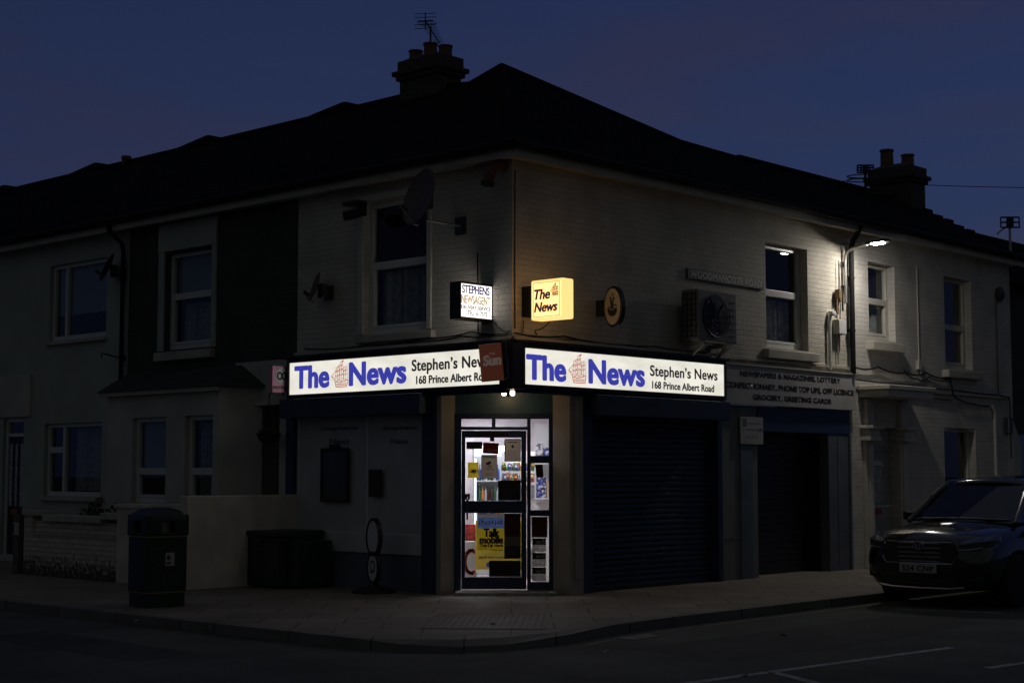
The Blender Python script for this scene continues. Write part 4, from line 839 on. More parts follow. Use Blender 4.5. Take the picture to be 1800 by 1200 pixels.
MB().box(0, .07, -.04, 0, 0, .40).box(-.05, .02, -.12, -.03, .26, .40).box(.05, .1, -.08, -.02, .2, .42).build('plate', M_rust, rb_); MB().tube([(.06, -.05, .9), (.06, -.05, .3), (.1, -.05, .15), (.07, -.05, -.1)], .009).build('cable', M_black, rb_)

# ------------------------------------------------------------------ white brick house to the right
wh = thing('white_brick_house', 'white painted brick house right of the drainpipe with a canopied front door', 'house')
X0, X1 = 8.40, 14.62
W3, W4, W5, DR = (9.10, 10.02, 3.93, 5.28), (11.86, 12.95, 3.56, 5.28), (11.74, 13.0, 1.0, 2.45), (9.08, 9.98, 0, 2.40)
MB().wall(X0, X1, 0, 5.74, [W3, W4, W5, DR], reveal=.16).build('wall', M_white_brick, wh, FR)
MB().face([(X1, 0, 0), (X1, 4.6, 0), (X1, 4.6, 5.74), (X1, 2.2, 7.22), (X1, 0, 5.74)]).face([(X0, .03, 5.7), (X0, 4.6, 5.7), (X0, 2.2, 7.2)]).build('end_wall', M_render2, wh, FR)
window(wh, FR, *W3, y=.17, rail=4.62, sill=(9.0, 10.12, 3.73, 3.9, .14), fm=M_paintwood, curtain=(9.2, 9.9, 4.0, 4.5))
window(wh, FR, *W4, y=.17, rail=4.35, sill=(11.72, 13.1, 3.38, 3.53, .14), fm=M_paintwood)
window(wh, FR, *W5, y=.17, fm=M_pvc, sill=(11.66, 13.08, .88, .98, .1))
MB().prism([(11.74, 2.45), (11.74, 2.37)] + [(11.74 + .126 * k, 2.37 + .08 * math.sin(math.pi * k / 10)) for k in range(1, 10)] + [(13.0, 2.37), (13.0, 2.45)], .02, .1).build('window_arch', M_white_brick, wh, FR)
rf = MB().face([WR(X0, .27, 5.86), WR(X1 + .08, .27, 5.86), WR(X1 + .08, -2.2, 7.27), WR(X0, -2.2, 7.27)]).face([WR(X0, -2.2, 7.27), WR(X1 + .08, -2.2, 7.27), WR(X1 + .08, -4.6, 5.8), WR(X0, -4.6, 5.8)]).build('roof', M_slate, wh, solid=.06, fix=True)
vt = MB()
for k in range(9):
    u = k / 9; d = .1 + u * 2.1; zz = 5.86 + (d + .27) / 2.47 * 1.41
    vt.box(14.45, 14.78, d - .02, d + .28, zz + .02, zz + .06 + (.02 if k % 2 else 0))
vt.build('verge_tiles', M_slate, rf, FR)
MB().cyl((X0, 2.2, 7.29), (X1 + .05, 2.2, 7.29), .08, n=10).build('ridge_tiles', M_slate, rf, FR)
st = stack(wh, FR, 14.28, 2.25, 6.7, 7.94, .62, .95, [(-.02, .22, 8.38, .135), (.02, -.24, 8.22, .13)])
MB().box(14.59, 14.602, 1.85, 2.65, 7.25, 7.62).build('render_patch', M_pale_render, st)
MB().box(X0, X1 + .1, -.25, 0, 5.736, 5.764).box(X0, X1 + .1, -.27, -.25, 5.70, 5.86).build('eaves_board', M_soffit, wh, FR)
MB().cyl((X0, -.33, 5.86), (X1 + .15, -.33, 5.86), .06, n=12).build('gutter', M_gutter, wh, FR, smooth=True)
MB().box(8.66, 10.30, -.62, .02, 3.02, 3.10).box(8.70, 10.26, -.58, .02, 2.90, 3.02).box(10.30, 14.4, -.07, 0, 3.06, 3.12).build('door_canopy', M_paintwood, wh, FR, bevel=.012)
dS = MB()
for a in (8.80, 9.99): dS.box(a, a + .27, -.07, 0, 0, 2.16).box(a + .06, a + .21, -.095, -.07, .1, 2.1).box(a - .06, a + .33, -.20, 0, 2.16, 2.24).box(a - .03, a + .30, -.17, 0, 2.24, 2.36).box(a - .08, a + .35, -.24, 0, 2.36, 2.42).box(a + .02, a + .25, -.1, 0, 2.42, 2.88)
dS.build('door_surround', M_paintwood, wh, FR, bevel=.012)
hd = MB().box(9.10, 9.96, .12, .16, .02, 1.98).box(9.08, 9.98, .10, .15, 1.98, 2.06).build('front_door', M_doorpale, wh, FR, bevel=.006)
MB().box(9.30, 9.62, .105, .119, 1.10, 1.72).build('door_glass', M_obscure, hd); MB().prism([(9.24, 1.74)] + arc(9.46, 1.74, .22, .10, 180, 0, 10) + [(9.68, 1.74)], .10, .119).build('door_moulding', M_pvc, hd)
MB().box(9.34, 9.60, .10, .119, .90, .985).build('letterplate', M_redplate, hd); MB().box(9.1, 9.96, .105, .119, 1.02, 1.05).build('rail', M_pvc, hd)
MB().face([(9.1, .14, 2.06), (9.96, .14, 2.06), (9.96, .14, 2.4), (9.1, .14, 2.4)]).build('fanlight', M_obscure, hd)
MB().box(9.0, 10.06, -.25, .14, -.02, .10).build('doorstep', M_sill, wh, FR, bevel=.01)
cb = MB()
cb.tube(sag([(8.45, -.04, 3.42), (9.3, -.05, 3.45), (10.3, -.06, 3.40), (11.0, -.05, 3.43), (11.9, -.06, 3.38), (12.0, -.06, 3.2)], .05), .016, 6)
cb.tube(sag([(10.2, -.05, 3.44), (10.6, -.09, 3.30), (11.1, -.06, 3.36), (11.9, -.06, 3.36)], .06), .012, 6).tube(sag([(8.45, -.05, 3.20), (10.0, -.08, 3.18), (12.0, -.08, 3.15), (13.9, -.08, 3.12), (14.3, -.08, 3.10), (14.33, -.08, 3.0), (14.33, -.08, 2.2), (14.34, -.08, 1.9)], .01), .014, 6)
cb.tube(sag([(11.9, -.06, 3.4), (11.95, -.09, 3.1), (12.05, -.09, 3.0), (12.8, -.06, 2.92), (13.5, -.06, 2.9)], .02), .016, 6).tube([(10.3, -.04, 2.9), (10.32, -.04, 3.0), (10.9, -.04, 2.98), (12.0, -.05, 2.95)], .010, 6).tube([(10.31, -.03, 2.95), (10.31, -.03, 2.15), (10.28, -.03, 2.1)], .014, 6)
tag(cb.build('wall_cable', M_black, rz=FR), 'tangled black cables across the white house above its door canopy', 'cable')
cb = MB().tube([(10.80, -.02, 5.35), (10.81, -.02, 3.62)], .013, 6).box(10.74, 10.86, -.06, 0, 3.48, 3.64).tube(sag([(10.8, -.04, 3.5), (10.85, -.05, 3.40)]), .012, 6)
tag(cb.build('wall_cable', M_soffit, rz=FR), 'pale vertical cable between the two upper windows of the white house', 'cable')
cb = MB().tube([(13.65, -.03, 2.9), (13.75, -.03, 2.8), (13.76, -.03, .2)], .03, 8)
tag(cb.build('waste_pipe', M_pvc, rz=FR), 'white waste pipe right of the lower window of the white house', 'pipe')
cb = MB().tube([(13.95, -.03, 5.0), (13.95, -.03, 3.15)], .014, 6); tag(cb.build('wall_cable', M_black, rz=FR), 'thin vertical cable near the right end of the white house', 'cable')
mb_ = thing('meter_box', 'small dark box on the right end of the white house', 'meter box', WR(14.2, 0, 2.38), FR); MB().box(0, .2, -.1, 0, 0, .32).build('case', M_dgrey, mb_, bevel=.01); MB().box(.01, .03, -.105, -.1, .02, .3).build('edge', M_pvc, mb_)
al = thing('alarm_box', 'dark alarm box high at the right end of the white house', 'alarm box', WR(14.0, 0, 5.0), FR); MB().lathe([(.0, 0), (.13, .0), (.15, .05), (.1, .1), (.02, .12)], (.1, 0, .12), 18, Matrix.Rotation(rad(90), 3, 'X')).build('case', M_dgrey, al, smooth=True); MB().cyl((.1, -.118, .12), (.1, -.13, .12), .03).build('lens', M_black, al)
# house beyond
bh = thing('far_house', 'dark house beyond the right end of the white house', 'house')
MB().box(15.3, 24, .5, 6, 0, 5.45).build('wall', M_dark_brick, bh, FR)
MB().loft([[(15.1, .2, 5.45), (24.2, .2, 5.45), (24.2, 6.2, 5.45), (15.1, 6.2, 5.45)], [(17.9, 2.4, 7.05), (22, 2.4, 7.05), (22, 2.5, 7.05), (17.9, 2.5, 7.05)]]).build('roof', M_slate, bh, FR)
MB().box(15.7, 16.8, .44, .499, 1.0, 2.4).build('window', M_glass, bh, FR)
lw = MB().prism([(14.75, 0), (15.6, 0), (15.6, 2.2), (14.75, 3.4)], .3, .5).build('side_wall', M_render2, rz=FR); tag(lw, 'sloping rendered yard wall at the right end of the white house', 'wall')

# ------------------------------------------------------------------ terraced houses to the left
def row_house(name, label, t0, t1, wallm, ops, zlow=0, peak=2.68):
    h = thing(name, label, 'house')
    MB().wall(-t1, -t0, zlow, 5.74, ops, reveal=.16).build('wall', wallm, h, FL)
    rf = MB().face([WL(t0, .27, 5.86), WL(t1, .27, 5.86), WL(t1, -3.2, 8.03), WL(t0, -3.2, 8.03)]).face([WL(t0, -3.2, 8.03), WL(t1, -3.2, 8.03), WL(t1, -6.6, 5.8), WL(t0, -6.6, 5.8)]).build('roof', M_slate, h, solid=.05, fix=True)
    MB().cyl((-t1, 3.2, 8.04), (-t0, 3.2, 8.04), .07, n=10).build('ridge_tiles', M_slate, rf, FL)
    p = t0 + peak
    MB().prism([(-p - 1.9, 7.9), (-p - 1.6, 8.06), (-p - .08, 8.23), (-p + .03, 8.22), (-p + .13, 8.12), (-p + .15, 7.7)], 3.22, 5.2).build('rear_roof', M_slate, rf, FL)
    MB().box(-t1, -t0, -.25, 0, 5.735, 5.765).box(-t1, -t0, -.27, -.25, 5.70, 5.86).build('eaves_board', M_soffit, h, FL)
    MB().cyl((-t1, -.33, 5.86), (-t0, -.33, 5.86), .06, n=12).build('gutter', M_gutter, h, FL, smooth=True)
    return h
UW = (-7.82, -6.52, 3.62, 5.22); DO = (-5.45, -4.75, 0, 2.66)
h2 = row_house('dark_brick_house', 'dark brick terraced house with a pale ground floor bay next to the shop', 4.39, 8.88, M_dark_brick, [UW, DO])
window(h2, FL, *UW, y=.14, rail=4.50, blind=4.56, sill=(-7.98, -6.42, 3.44, 3.60, .10), curtain=(-7.7, -6.6, 3.75, 4.4), sm=M_sill)
MB().box(-7.98, -7.825, -.03, .02, 3.61, 5.25).box(-6.515, -6.40, -.03, .02, 3.61, 5.25).box(-7.98, -6.40, -.04, .02, 5.25, 5.70).build('window_surround', M_pale_render, h2, FL)
MB().box(-5.85, -5.455, -.03, 0, 0, 3.32).box(-4.745, -4.58, -.03, 0, 0, 3.32).box(-5.45, -4.75, -.03, 0, 2.665, 3.32).box(-5.9, -4.55, -.10, -.031, 2.64, 2.70).build('door_surround', M_render2, h2, FL)
MB().face([(-5.45, .6, 0), (-4.75, .6, 0), (-4.75, .6, 2.66), (-5.45, .6, 2.66)]).face([(-5.45, .16, 0), (-5.45, .6, 0), (-5.45, .6, 2.66), (-5.45, .16, 2.66)]).face([(-4.75, .16, 0), (-4.75, .16, 2.66), (-4.75, .6, 2.66), (-4.75, .6, 0)]).face([(-5.45, .16, 2.66), (-4.75, .16, 2.66), (-4.75, .6, 2.66), (-5.45, .6, 2.66)]).build('porch_recess', M_render2, h2, FL)
hd = MB().box(-5.42, -4.78, .54, .58, .05, 2.05).box(-5.42, -4.78, .56, .585, 2.1, 2.6).build('front_door', M_doordark, h2, FL, bevel=.006); MB().box(-5.3, -5.15, .53, .54, 1.0, 1.85).box(-5.05, -4.9, .53, .54, 1.0, 1.85).build('door_panels', M_dgrey, hd)
# bay
B1, B2 = (-7.86, -6.92, 1.14, 2.50), (-6.42, -5.70, 1.14, 2.50)
MB().wall(-8.6, -5.55, 0, 2.93, [B1, B2], y=-.55, reveal=.12).face([(-5.55, -.55, 0), (-5.2, 0, 0), (-5.2, 0, 2.93), (-5.55, -.55, 2.93)]).face([(-8.6, -.55, 0), (-8.6, -.55, 2.93), (-8.85, 0, 2.93), (-8.85, 0, 0)]).build('bay_wall', M_render2, h2, FL)
window(h2, FL, *B1, y=-.44, rail=1.64, blind=1.72); window(h2, FL, *B2, y=-.44, rail=1.64, curtain=(-6.38, -5.8, 1.2, 2.4))
MB().face([(-8.75, -.68, 2.93), (-5.50, -.68, 2.93), (-5.7, .0, 3.30), (-8.8, .0, 3.30)]).face([(-5.50, -.68, 2.93), (-5.05, .0, 2.93), (-5.7, 0, 3.30)]).face([(-8.75, -.68, 2.93), (-8.8, 0, 3.3), (-8.9, 0, 2.93)]).face([(-8.75, -.68, 2.929), (-8.9, 0, 2.929), (-5.05, 0, 2.929), (-5.5, -.68, 2.929)]).build('bay_roof', mat('weathered bay slates', (.035, .042, .038), .9, var=.4, scale=6), h2, FL)
MB().box(-8.74, -5.52, -.65, -.555, 2.86, 2.925).build('bay_eaves', M_soffit, h2, FL)
PW, PL, PD = (-11.42, -9.56, 3.97, 5.34), (-11.48, -9.62, 1.20, 2.49), (-12.95, -12.2, .12, 2.62)
h3 = row_house('pale_rendered_house', 'pale rendered terraced house at the far left with a wide picture window', 8.88, 13.32, M_pale_render, [PW, PL, PD], peak=2.26)
window(h3, FL, *PW, y=.10, mull=-10.96, blind=4.45, sill=(-11.46, -9.52, 3.89, 3.96, .08)); window(h3, FL, *PL, y=.10, mull=-10.93, rail=2.02, bar=True, curtain=(-10.85, -9.7, 1.3, 2.4), sill=(-11.52, -9.58, 1.12, 1.19, .08))
hd = MB().box(-12.93, -12.86, .06, .14, .12, 2.62).box(-12.29, -12.22, .06, .14, .12, 2.62).box(-12.86, -12.29, .06, .14, 2.28, 2.34).box(-12.86, -12.29, .06, .14, 2.55, 2.62).build('door_frame', M_pvc, h3, FL)
fd = MB().box(-12.86, -12.29, .09, .13, .12, 2.28).build('front_door', M_doordark, h3, FL); MB().box(-12.82, -12.72, .08, .089, 1.0, 2.15).box(-12.62, -12.54, .08, .089, 1.0, 2.15).box(-12.44, -12.34, .08, .089, 1.0, 2.15).build('door_glass', M_obscure, fd); MB().box(-12.74, -12.50, .075, .088, .86, .95).build('letterplate', M_brass, fd)
MB().face([(-12.86, .1, 2.34), (-12.29, .1, 2.34), (-12.29, .1, 2.55), (-12.86, .1, 2.55)]).build('fanlight', M_glass, h3, FL)
MB().face([(-12.86, .3, .1), (-12.29, .3, .1), (-12.29, .3, 2.6), (-12.86, .3, 2.6)]).face([(-12.95, .14, 2.60), (-12.2, .14, 2.60), (-12.2, .5, 2.60), (-12.95, .5, 2.60)]).face([(-12.955, .14, .1), (-12.955, .6, .1), (-12.955, .6, 2.62), (-12.955, .14, 2.62)]).face([(-12.19, .14, .1), (-12.19, .6, .1), (-12.19, .6, 2.62), (-12.19, .14, 2.62)]).face([(-12.96, .45, .1), (-12.19, .45, .1), (-12.19, .45, 2.62), (-12.96, .45, 2.62)]).build('hall', M_room, h3, FL)
MB().box(-13.3, -11.95, -.04, 0, 2.64, 3.40).build('door_head_panel', M_render2, h3, FL)
MB().tube([(-9.05, -.33, 5.82), (-9.05, -.3, 5.70), (-8.97, -.1, 5.5), (-8.95, -.08, 5.35), (-8.95, -.08, .1)], .04, 10).build('downpipe', M_gutter, h3, FL, smooth=True)
h4 = row_house('end_rendered_house', 'next terraced house whose roof just shows at the left edge', 13.32, 17.8, M_pale_render, [], peak=1.83)
MB().lathe([(.085, 7.8), (.09, 8.10), (.105, 8.13), (.105, 8.19), (.07, 8.19)], (-13.97, 3.2, 0), 14).build('flue_pot', M_pot, h4, FL)
row_house('farthest_rendered_house', 'farthest house of the left terrace, only its roof peak showing', 17.8, 22.2, M_pale_render, [], peak=1.2)
# hanging baskets by the door of the dark house
def basket(label, t, z):
    b = thing('hanging_basket', label, 'hanging basket', WL(t, 0, z), FL, 'hanging baskets by the dark house door')
    MB().tube([(0, -.02, .60), (0, -.06, .66), (0, -.25, .66), (0, -.3, .62), (0, -.3, .56)], .011).box(-.02, .02, -.02, 0, .3, .7).build('bracket', M_black, b)
    MB().lathe([(.05, -.13), (.13, -.09), (.18, -.0), (.19, .02), (.1, .03)], (0, -.3, .02), 16).build('bowl', M_soil, b, smooth=True)
    MB().tube([(0, -.3, .56), (.17, -.3, .04)], .004, 5).tube([(0, -.3, .56), (-.12, -.18, .04)], .004, 5).tube([(0, -.3, .56), (-.1, -.42, .04)], .004, 5).build('chains', M_dgrey, b)
    lv = MB()
    for k in range(60):
        a = random.uniform(0, 6.28); rr = random.uniform(0, .17); c = Vector((rr * math.cos(a), -.3 + rr * math.sin(a), random.uniform(.03, .09))); u = Vector((random.uniform(-1, 1), random.uniform(-1, 1), random.uniform(-.3, 1))).normalized() * .045; v = u.orthogonal().normalized() * .02
        lv.face([c - u, c + v, c + u, c - v])
    lv.build('plants', M_plant, b)
basket('dark hanging basket left of the dark house doorway beside the bay', 5.66, 2.18); basket('dark hanging basket right of the dark house doorway beside the shop', 4.66, 2.16)

# ------------------------------------------------------------------ front garden walls
gw = thing('painted_garden_wall', 'low painted brick garden wall with peeling paint and stepped coping at the far left', 'wall', WL(9.14, 1.70, 0), FL)
MB().box(0, 3.35, 0, .23, 0, .64).box(0, .25, 0, .23, .64, .94).box(.25, 3.35, .05, .23, .64, .86).build('wall', M_peel, gw, bevel=.008)
MB().box(.25, 3.35, -.02, .05, .64, .67).build('ledge', M_sill, gw)
MB().box(.62, 2.28, -.05, .27, .86, .96).box(2.28, 2.92, -.05, .27, .92, 1.02).box(.0, .62, -.03, .26, .94, 1.02).build('coping', M_sill, gw, bevel=.01)
MB().box(2.75, 3.45, -.06, .30, 0, 1.10).box(2.70, 3.50, -.09, .33, 1.10, 1.16).build('pier', M_whitewall, gw, bevel=.012)
gp = thing('gate_post', 'wooden gate post with a small pale plate at the far left', 'gate post', WL(9.36, 1.72, 0), FL)
MB().box(-.08, .09, 0, .12, 0, .95).build('post', mat('weathered wood', (.12, .10, .085), .8, var=.3, scale=8), gp, bevel=.008); MB().box(-.07, .11, -.012, -.001, .62, .82).build('plate', M_signpanel, gp); MB().box(-.06, -.03, -.0145, -.0121, .64, .80).build('plate_print', M_ink, gp)
ww = thing('white_yard_wall', 'tall dirty white rendered wall between the dark house and the shop', 'wall', WL(4.32, 1.97, 0), FL)
MB().box(-.18, 0, 0, 1.97, 0, 1.30).build('wall', M_whitewall, ww, bevel=.015)
MB().box(-.62, -.185, .02, .22, 0, 1.18).build('return', M_whitewall, ww, bevel=.015)
hg = thing('low_shrub', 'dark low shrub behind the painted garden wall', 'shrub', WL(7.6, 1.2, 0), FL)
lv = MB()
for k in range(900):
    a = random.uniform(0, 6.28); u = random.random() ** .5
    c = Vector((u * 1.15 * math.cos(a), u * .28 * math.sin(a), .72 + random.random() * .42 * (1 - u * u) + .12 * math.sin(3 * a)))
    d = Vector((random.uniform(-1, 1), random.uniform(-1, 1), random.uniform(-1, 1))).normalized() * random.uniform(.03, .07); v = d.orthogonal().normalized() * .022
    lv.face([c - d, c + v, c + d, c - v])
lv.build('crown', M_plant, hg)
tb = MB()
for k in range(5): tb.tube([(-.4 + k * .2, 0, 0), (-.4 + k * .22, .02, .4), (-.45 + k * .25, 0, .8)], .015)
tb.build('stems', M_rust, hg)

# ------------------------------------------------------------------ street furniture
ch = thing('storage_chest', 'dark green low storage chest against the left shop front', 'chest', WL(3.98, .46, 0), FL)
MB().box(-.52, .34, -.46, .36, .03, .72).build('body', M_chest, ch, bevel=.02); MB().box(-.55, .37, -.49, .38, .72, .80).build('lid', M_chest, ch, bevel=.02); MB().box(.37, .56, -.30, .36, .03, .66).build('end_locker', M_chest, ch, bevel=.02); MB().box(-.2, .0, -.50, -.485, .62, .70).build('hasp', M_dgrey, ch)
ps = thing('pavement_sign', 'black pavement sign of two stacked ovals on a heavy base by the left shop panel', 'pavement sign', (-1.88, 1.16, 0), rad(-58))
def oval(cz, rx, rz_, n=30): return [(rx * math.cos(2 * math.pi * k / n), cz + rz_ * math.sin(2 * math.pi * k / n)) for k in range(n)]
def ringmesh(cz, rx, rz_, wd, y0, y1):
    mb = MB(); o_ = oval(cz, rx, rz_); i_ = oval(cz, rx - wd, rz_ - wd); n = len(o_)
    for k in range(n):
        j = (k + 1) % n
        mb.face([(o_[k][0], y0, o_[k][1]), (o_[j][0], y0, o_[j][1]), (i_[j][0], y0, i_[j][1]), (i_[k][0], y0, i_[k][1])]); mb.face([(o_[k][0], y1, o_[k][1]), (i_[k][0], y1, i_[k][1]), (i_[j][0], y1, i_[j][1]), (o_[j][0], y1, o_[j][1])])
        mb.face([(o_[k][0], y0, o_[k][1]), (o_[k][0], y1, o_[k][1]), (o_[j][0], y1, o_[j][1]), (o_[j][0], y0, o_[j][1])]); mb.face([(i_[k][0], y0, i_[k][1]), (i_[j][0], y0, i_[j][1]), (i_[j][0], y1, i_[j][1]), (i_[k][0], y1, i_[k][1])])
    return mb
for cz, rx, rz_ in ((.75, .20, .26), (.34, .17, .22)):
    ringmesh(cz, rx, rz_, .035, -.028, .028).build('frame', M_black, ps, fix=True); MB().prism(oval(cz, rx - .035, rz_ - .033), -.022, .022).build('panel', M_pvc, ps)
MB().ribbon(arc(0, .36, .06, .07, 200, 520, 12), .02, -.023).ribbon([(-.06, .27), (.06, .30)], .02, -.023).build('emblem', M_ink, ps)
MB().lathe([(.30, 0), (.30, .03), (.22, .07), (.08, .10), (.05, .14)], n=24).build('base', M_black, ps, smooth=True)
bn = thing('litter_bin', 'dark green litter bin with two openings and gold bands on the left pavement', 'litter bin', (-4.36, -.92, 0), rad(40))
def rsq(h, r, n=6, sx=1.):
    out = []
    for cx_, cy_, a0 in ((1, 1, 0), (-1, 1, 90), (-1, -1, 180), (1, -1, 270)):
        for k in range(n + 1): a = rad(a0 + 90 * k / n); out.append(((cx_ * (h - r) + r * math.cos(a)) * sx, cy_ * (h - r) + r * math.sin(a)))
    return out
def rs(h, r, z, sx=1.): return [(x, y, z) for x, y in rsq(h, r, sx=sx)]
H_ = .28; SX = 1.0
MB().loft([rs(H_ - .015, .07, 0, SX), rs(H_ - .015, .07, .17, SX), rs(H_, .08, .18, SX), rs(H_, .08, .84, SX)]).build('body', M_bin, bn, smooth=True)
MB().loft([rs(H_ + .004, .08, .175, SX), rs(H_ + .004, .08, .188, SX)]).build('band', M_gold, bn); MB().loft([rs(H_ + .006, .08, .845, SX), rs(H_ + .006, .08, .860, SX)]).build('band', M_gold, bn)
hood = MB()
for q in ((-1, -1), (1, -1), (-1, 1), (1, 1)):
    cx_, cy_ = q[0] * (H_ - .10) * SX, q[1] * (H_ - .10); hood.box(cx_ - .10, cx_ + .10, cy_ - .10, cy_ + .10, .86, 1.12)
hood.loft([rs(H_ - .005, .08, .86, SX), rs(H_ - .005, .08, .90, SX)]); hood.build('hood_posts', M_bin, bn, bevel=.05)
MB().loft([rs(H_ + .004, .08, 1.04, SX), rs(H_ + .004, .09, 1.09, SX), rs(H_ - .02, .10, 1.135, SX), rs(H_ - .07, .10, 1.17, SX), rs(H_ - .15, .08, 1.195, SX), rs(.05, .04, 1.205, SX)]).build('lid', M_bin, bn, smooth=True)
MB().box(-.15, .15, -.15, .15, .88, 1.03).build('inner_tray', M_galv, bn)
MB().box(-.06, .06, -H_ - .006, -H_ - .001, .50, .66).build('plate', M_signpanel, bn); MB().prism(oval(.60, .025, .03), -H_ - .009, -H_ - .006).box(-.03, .03, -H_ - .009, -H_ - .006, .52, .545).build('plate_print', M_ink, bn)
bn.children[-2].location.x = .02

# ------------------------------------------------------------------ aerials and overhead wire
def yagi(name, label, base, top, boom_dir, boom_len, els, group='roof aerials', el_len=.5):
    t = thing(name, label, 'aerial', base, 0, group); h = top
    MB().cyl((0, 0, 0), (0, 0, h), .016, n=8).build('mast', M_black, t)
    d = Vector(boom_dir).normalized(); sd = Vector((-d.y, d.x, 0)).normalized() if abs(d.z) < .9 else Vector((1, 0, 0))
    c = Vector((0, 0, h - .05)); mb = MB().tube([c - d * boom_len * .35, c + d * boom_len * .65], .010, 6)
    for k in range(els):
        p = c + d * boom_len * (-.3 + .95 * k / (els - 1)); ln = el_len * (1 if k < 2 else .8 - .4 * k / els); mb.tube([p - sd * ln / 2, p + sd * ln / 2], .004, 5)
    mb.build('boom', M_black, t)
    up = Vector((0, 0, 1)); p = c - d * boom_len * .36; mb = MB()
    for zz in (-.38 * el_len, -.19 * el_len, .19 * el_len, .38 * el_len): mb.tube([p - sd * el_len * .55 + up * zz, p + sd * el_len * .55 + up * zz], .006, 5)
    mb.tube([p - up * .42 * el_len, p + up * .42 * el_len], .010, 6).tube([p - sd * el_len * .40, p + sd * el_len * .40], .012, 6).build('reflector', M_black, t)
    return t
yagi('roof_aerial', 'long yagi aerial on the chimney at the corner roof', WL(4.86, -3.2, 8.80), .36, (.13, 1, 0), 1.35, 16, el_len=.33)
pa = WR(12.50, -2.2, 6.80)
gr_ = thing('roof_aerial', 'grid aerial with a ring on a cranked mast left of the right chimney', 'aerial', pa, 0, 'roof aerials')
MB().tube([(.80, .14, .12), (.80, .14, .34), (.74, .12, .38), (.26, .02, .40), (.20, .0, .46), (.20, 0, .95)], .028, 8).build('mast', M_black, gr_)
mb = MB().tube([(.20 + .36 * math.cos(a), .36 * math.sin(a), .66 + .03 * math.sin(a)) for a in [2 * math.pi * k / 32 for k in range(33)]], .012, 6).tube([(.20 + .36 * math.cos(a), .36 * math.sin(a), .74 + .03 * math.sin(a)) for a in [2 * math.pi * k / 32 for k in range(33)]], .012, 6).tube([(-.14, -.08, .67), (.54, .1, .72)], .012); mb.build('ring', M_black, gr_)
def grid(t, cx, cz, w_, h_, nx, nz):
    mb = MB()
    for k in range(nx + 1): mb.box(cx - w_ / 2 + k * w_ / nx - .011, cx - w_ / 2 + k * w_ / nx + .011, -.04, -.01, cz - h_ / 2, cz + h_ / 2)
    for k in range(nz + 1): mb.box(cx - w_ / 2, cx + w_ / 2, -.045, -.041, cz - h_ / 2 + k * h_ / nz - .018, cz - h_ / 2 + k * h_ / nz + .018)
    mb.box(cx - .05, cx + .05, -.06, -.0, cz - h_ / 2, cz + h_ / 2)
    return mb.build('grid', M_black, t)
grid(gr_, .20, .88, .33, .15, 4, 3)
pf = WR(16.85, -1.0, 5.60)
gf = thing('roof_aerial', 'grid aerial on a straight mast at the far right edge of the roofs', 'aerial', pf, 0, 'roof aerials')
MB().cyl((0, 0, 0), (0, 0, 1.45), .028, n=8).tube([(-.02, 0, 1.33), (-.2, 0, 1.2), (-.28, 0, 1.13)], .016).build('mast', M_galv, gf); grid(gf, 0, 1.38, .40, .22, 3, 2)
ow = MB(); a = Vector(WL(-4, -30, 12.0)); 
pts_ = sag([(7.2, 21.8, 9.66), (12.63, 17.8, 8.62), (17, 14.6, 7.9)], .05, 12)
ow = MB().tube(pts_, .010, 5); tag(ow.build('overhead_wire', M_black), 'thin overhead wire crossing the sky behind the right chimney', 'wire')

# ------------------------------------------------------------------ parked car (dark SUV seen from the front)
M_carpaint = mat('black car paint', (.006, .009, .009), .16, .0, var=.05, coat=1.)
M_cartrim = mat('black plastic trim', (.012, .012, .012), .55)
M_carglass = glassmat('car glass', (.12, .13, .14), .08)
M_chrome = mat('chrome', (.55, .55, .55), .15, 1., var=.02)
M_tyre = mat('tyre rubber', (.012, .012, .012), .8)
M_alloy = mat('alloy', (.40, .40, .41), .3, .9, var=.1)
M_headlamp = mat('headlamp glass', (.05, .055, .06), .08, .0, coat=1.)
car = thing('parked_car', 'black SUV parked at the right kerb, facing the crossing', 'car', WR(3.55, 3.86, -.105), FR)
# local x runs back along the car from the front bumper, local y < 0 is the road side
def sect(x, zb, w_sill, w_mid, z_mid, w_sh, z_sh, w_top, z_top, z_c):
    half = [(0, zb), (w_sill * .8, zb), (w_sill, zb + .08), (w_mid, z_mid), (w_sh, z_sh), (w_top, z_top), (w_top * .5, (z_top + z_c) / 2 + .004), (0, z_c)]
    pts = [(x, -p[0], p[1]) for p in half] + [(x, p[0], p[1]) for p in half[::-1][1:-1]]
    return pts
secs = [sect(0.0, .30, .42, .62, .48, .60, .68, .42, .80, .83), sect(.05, .25, .62, .74, .48, .74, .70, .56, .86, .90), sect(.14, .22, .76, .84, .50, .83, .74, .64, .92, .965), sect(.32, .21, .84, .905, .54, .89, .80, .68, .98, 1.02), sect(.75, .21, .86, .92, .58, .905, .88, .70, 1.03, 1.065), sect(1.25, .22, .86, .92, .60, .91, .94, .72, 1.065, 1.10), sect(1.6, .22, .86, .92, .60, .91, .99, .80, 1.08, 1.10), sect(2.4, .22, .86, .92, .60, .91, 1.01, .82, 1.08, 1.09), sect(3.6, .22, .86, .92, .60, .91, 1.05, .80, 1.12, 1.12), sect(4.25, .26, .80, .89, .62, .88, 1.08, .74, 1.14, 1.14), sect(4.55, .34, .66, .80, .62, .78, 1.05, .62, 1.12, 1.12)]
bd = MB().loft(secs).build('body', M_carpaint, car, smooth=True, fix=True)
sb_ = bd.modifiers.new('sub', 'SUBSURF'); sb_.levels = 2; sb_.render_levels = 2
cut = MB()
for wx in (.92, 3.60):
    for s_ in (-1, 1): cut.cyl((wx, s_ * .62, .345), (wx, s_ * 1.1, .345), .395, n=36)
cu_o = cut.build('wheel_cutter', M_black, car, fix=True)
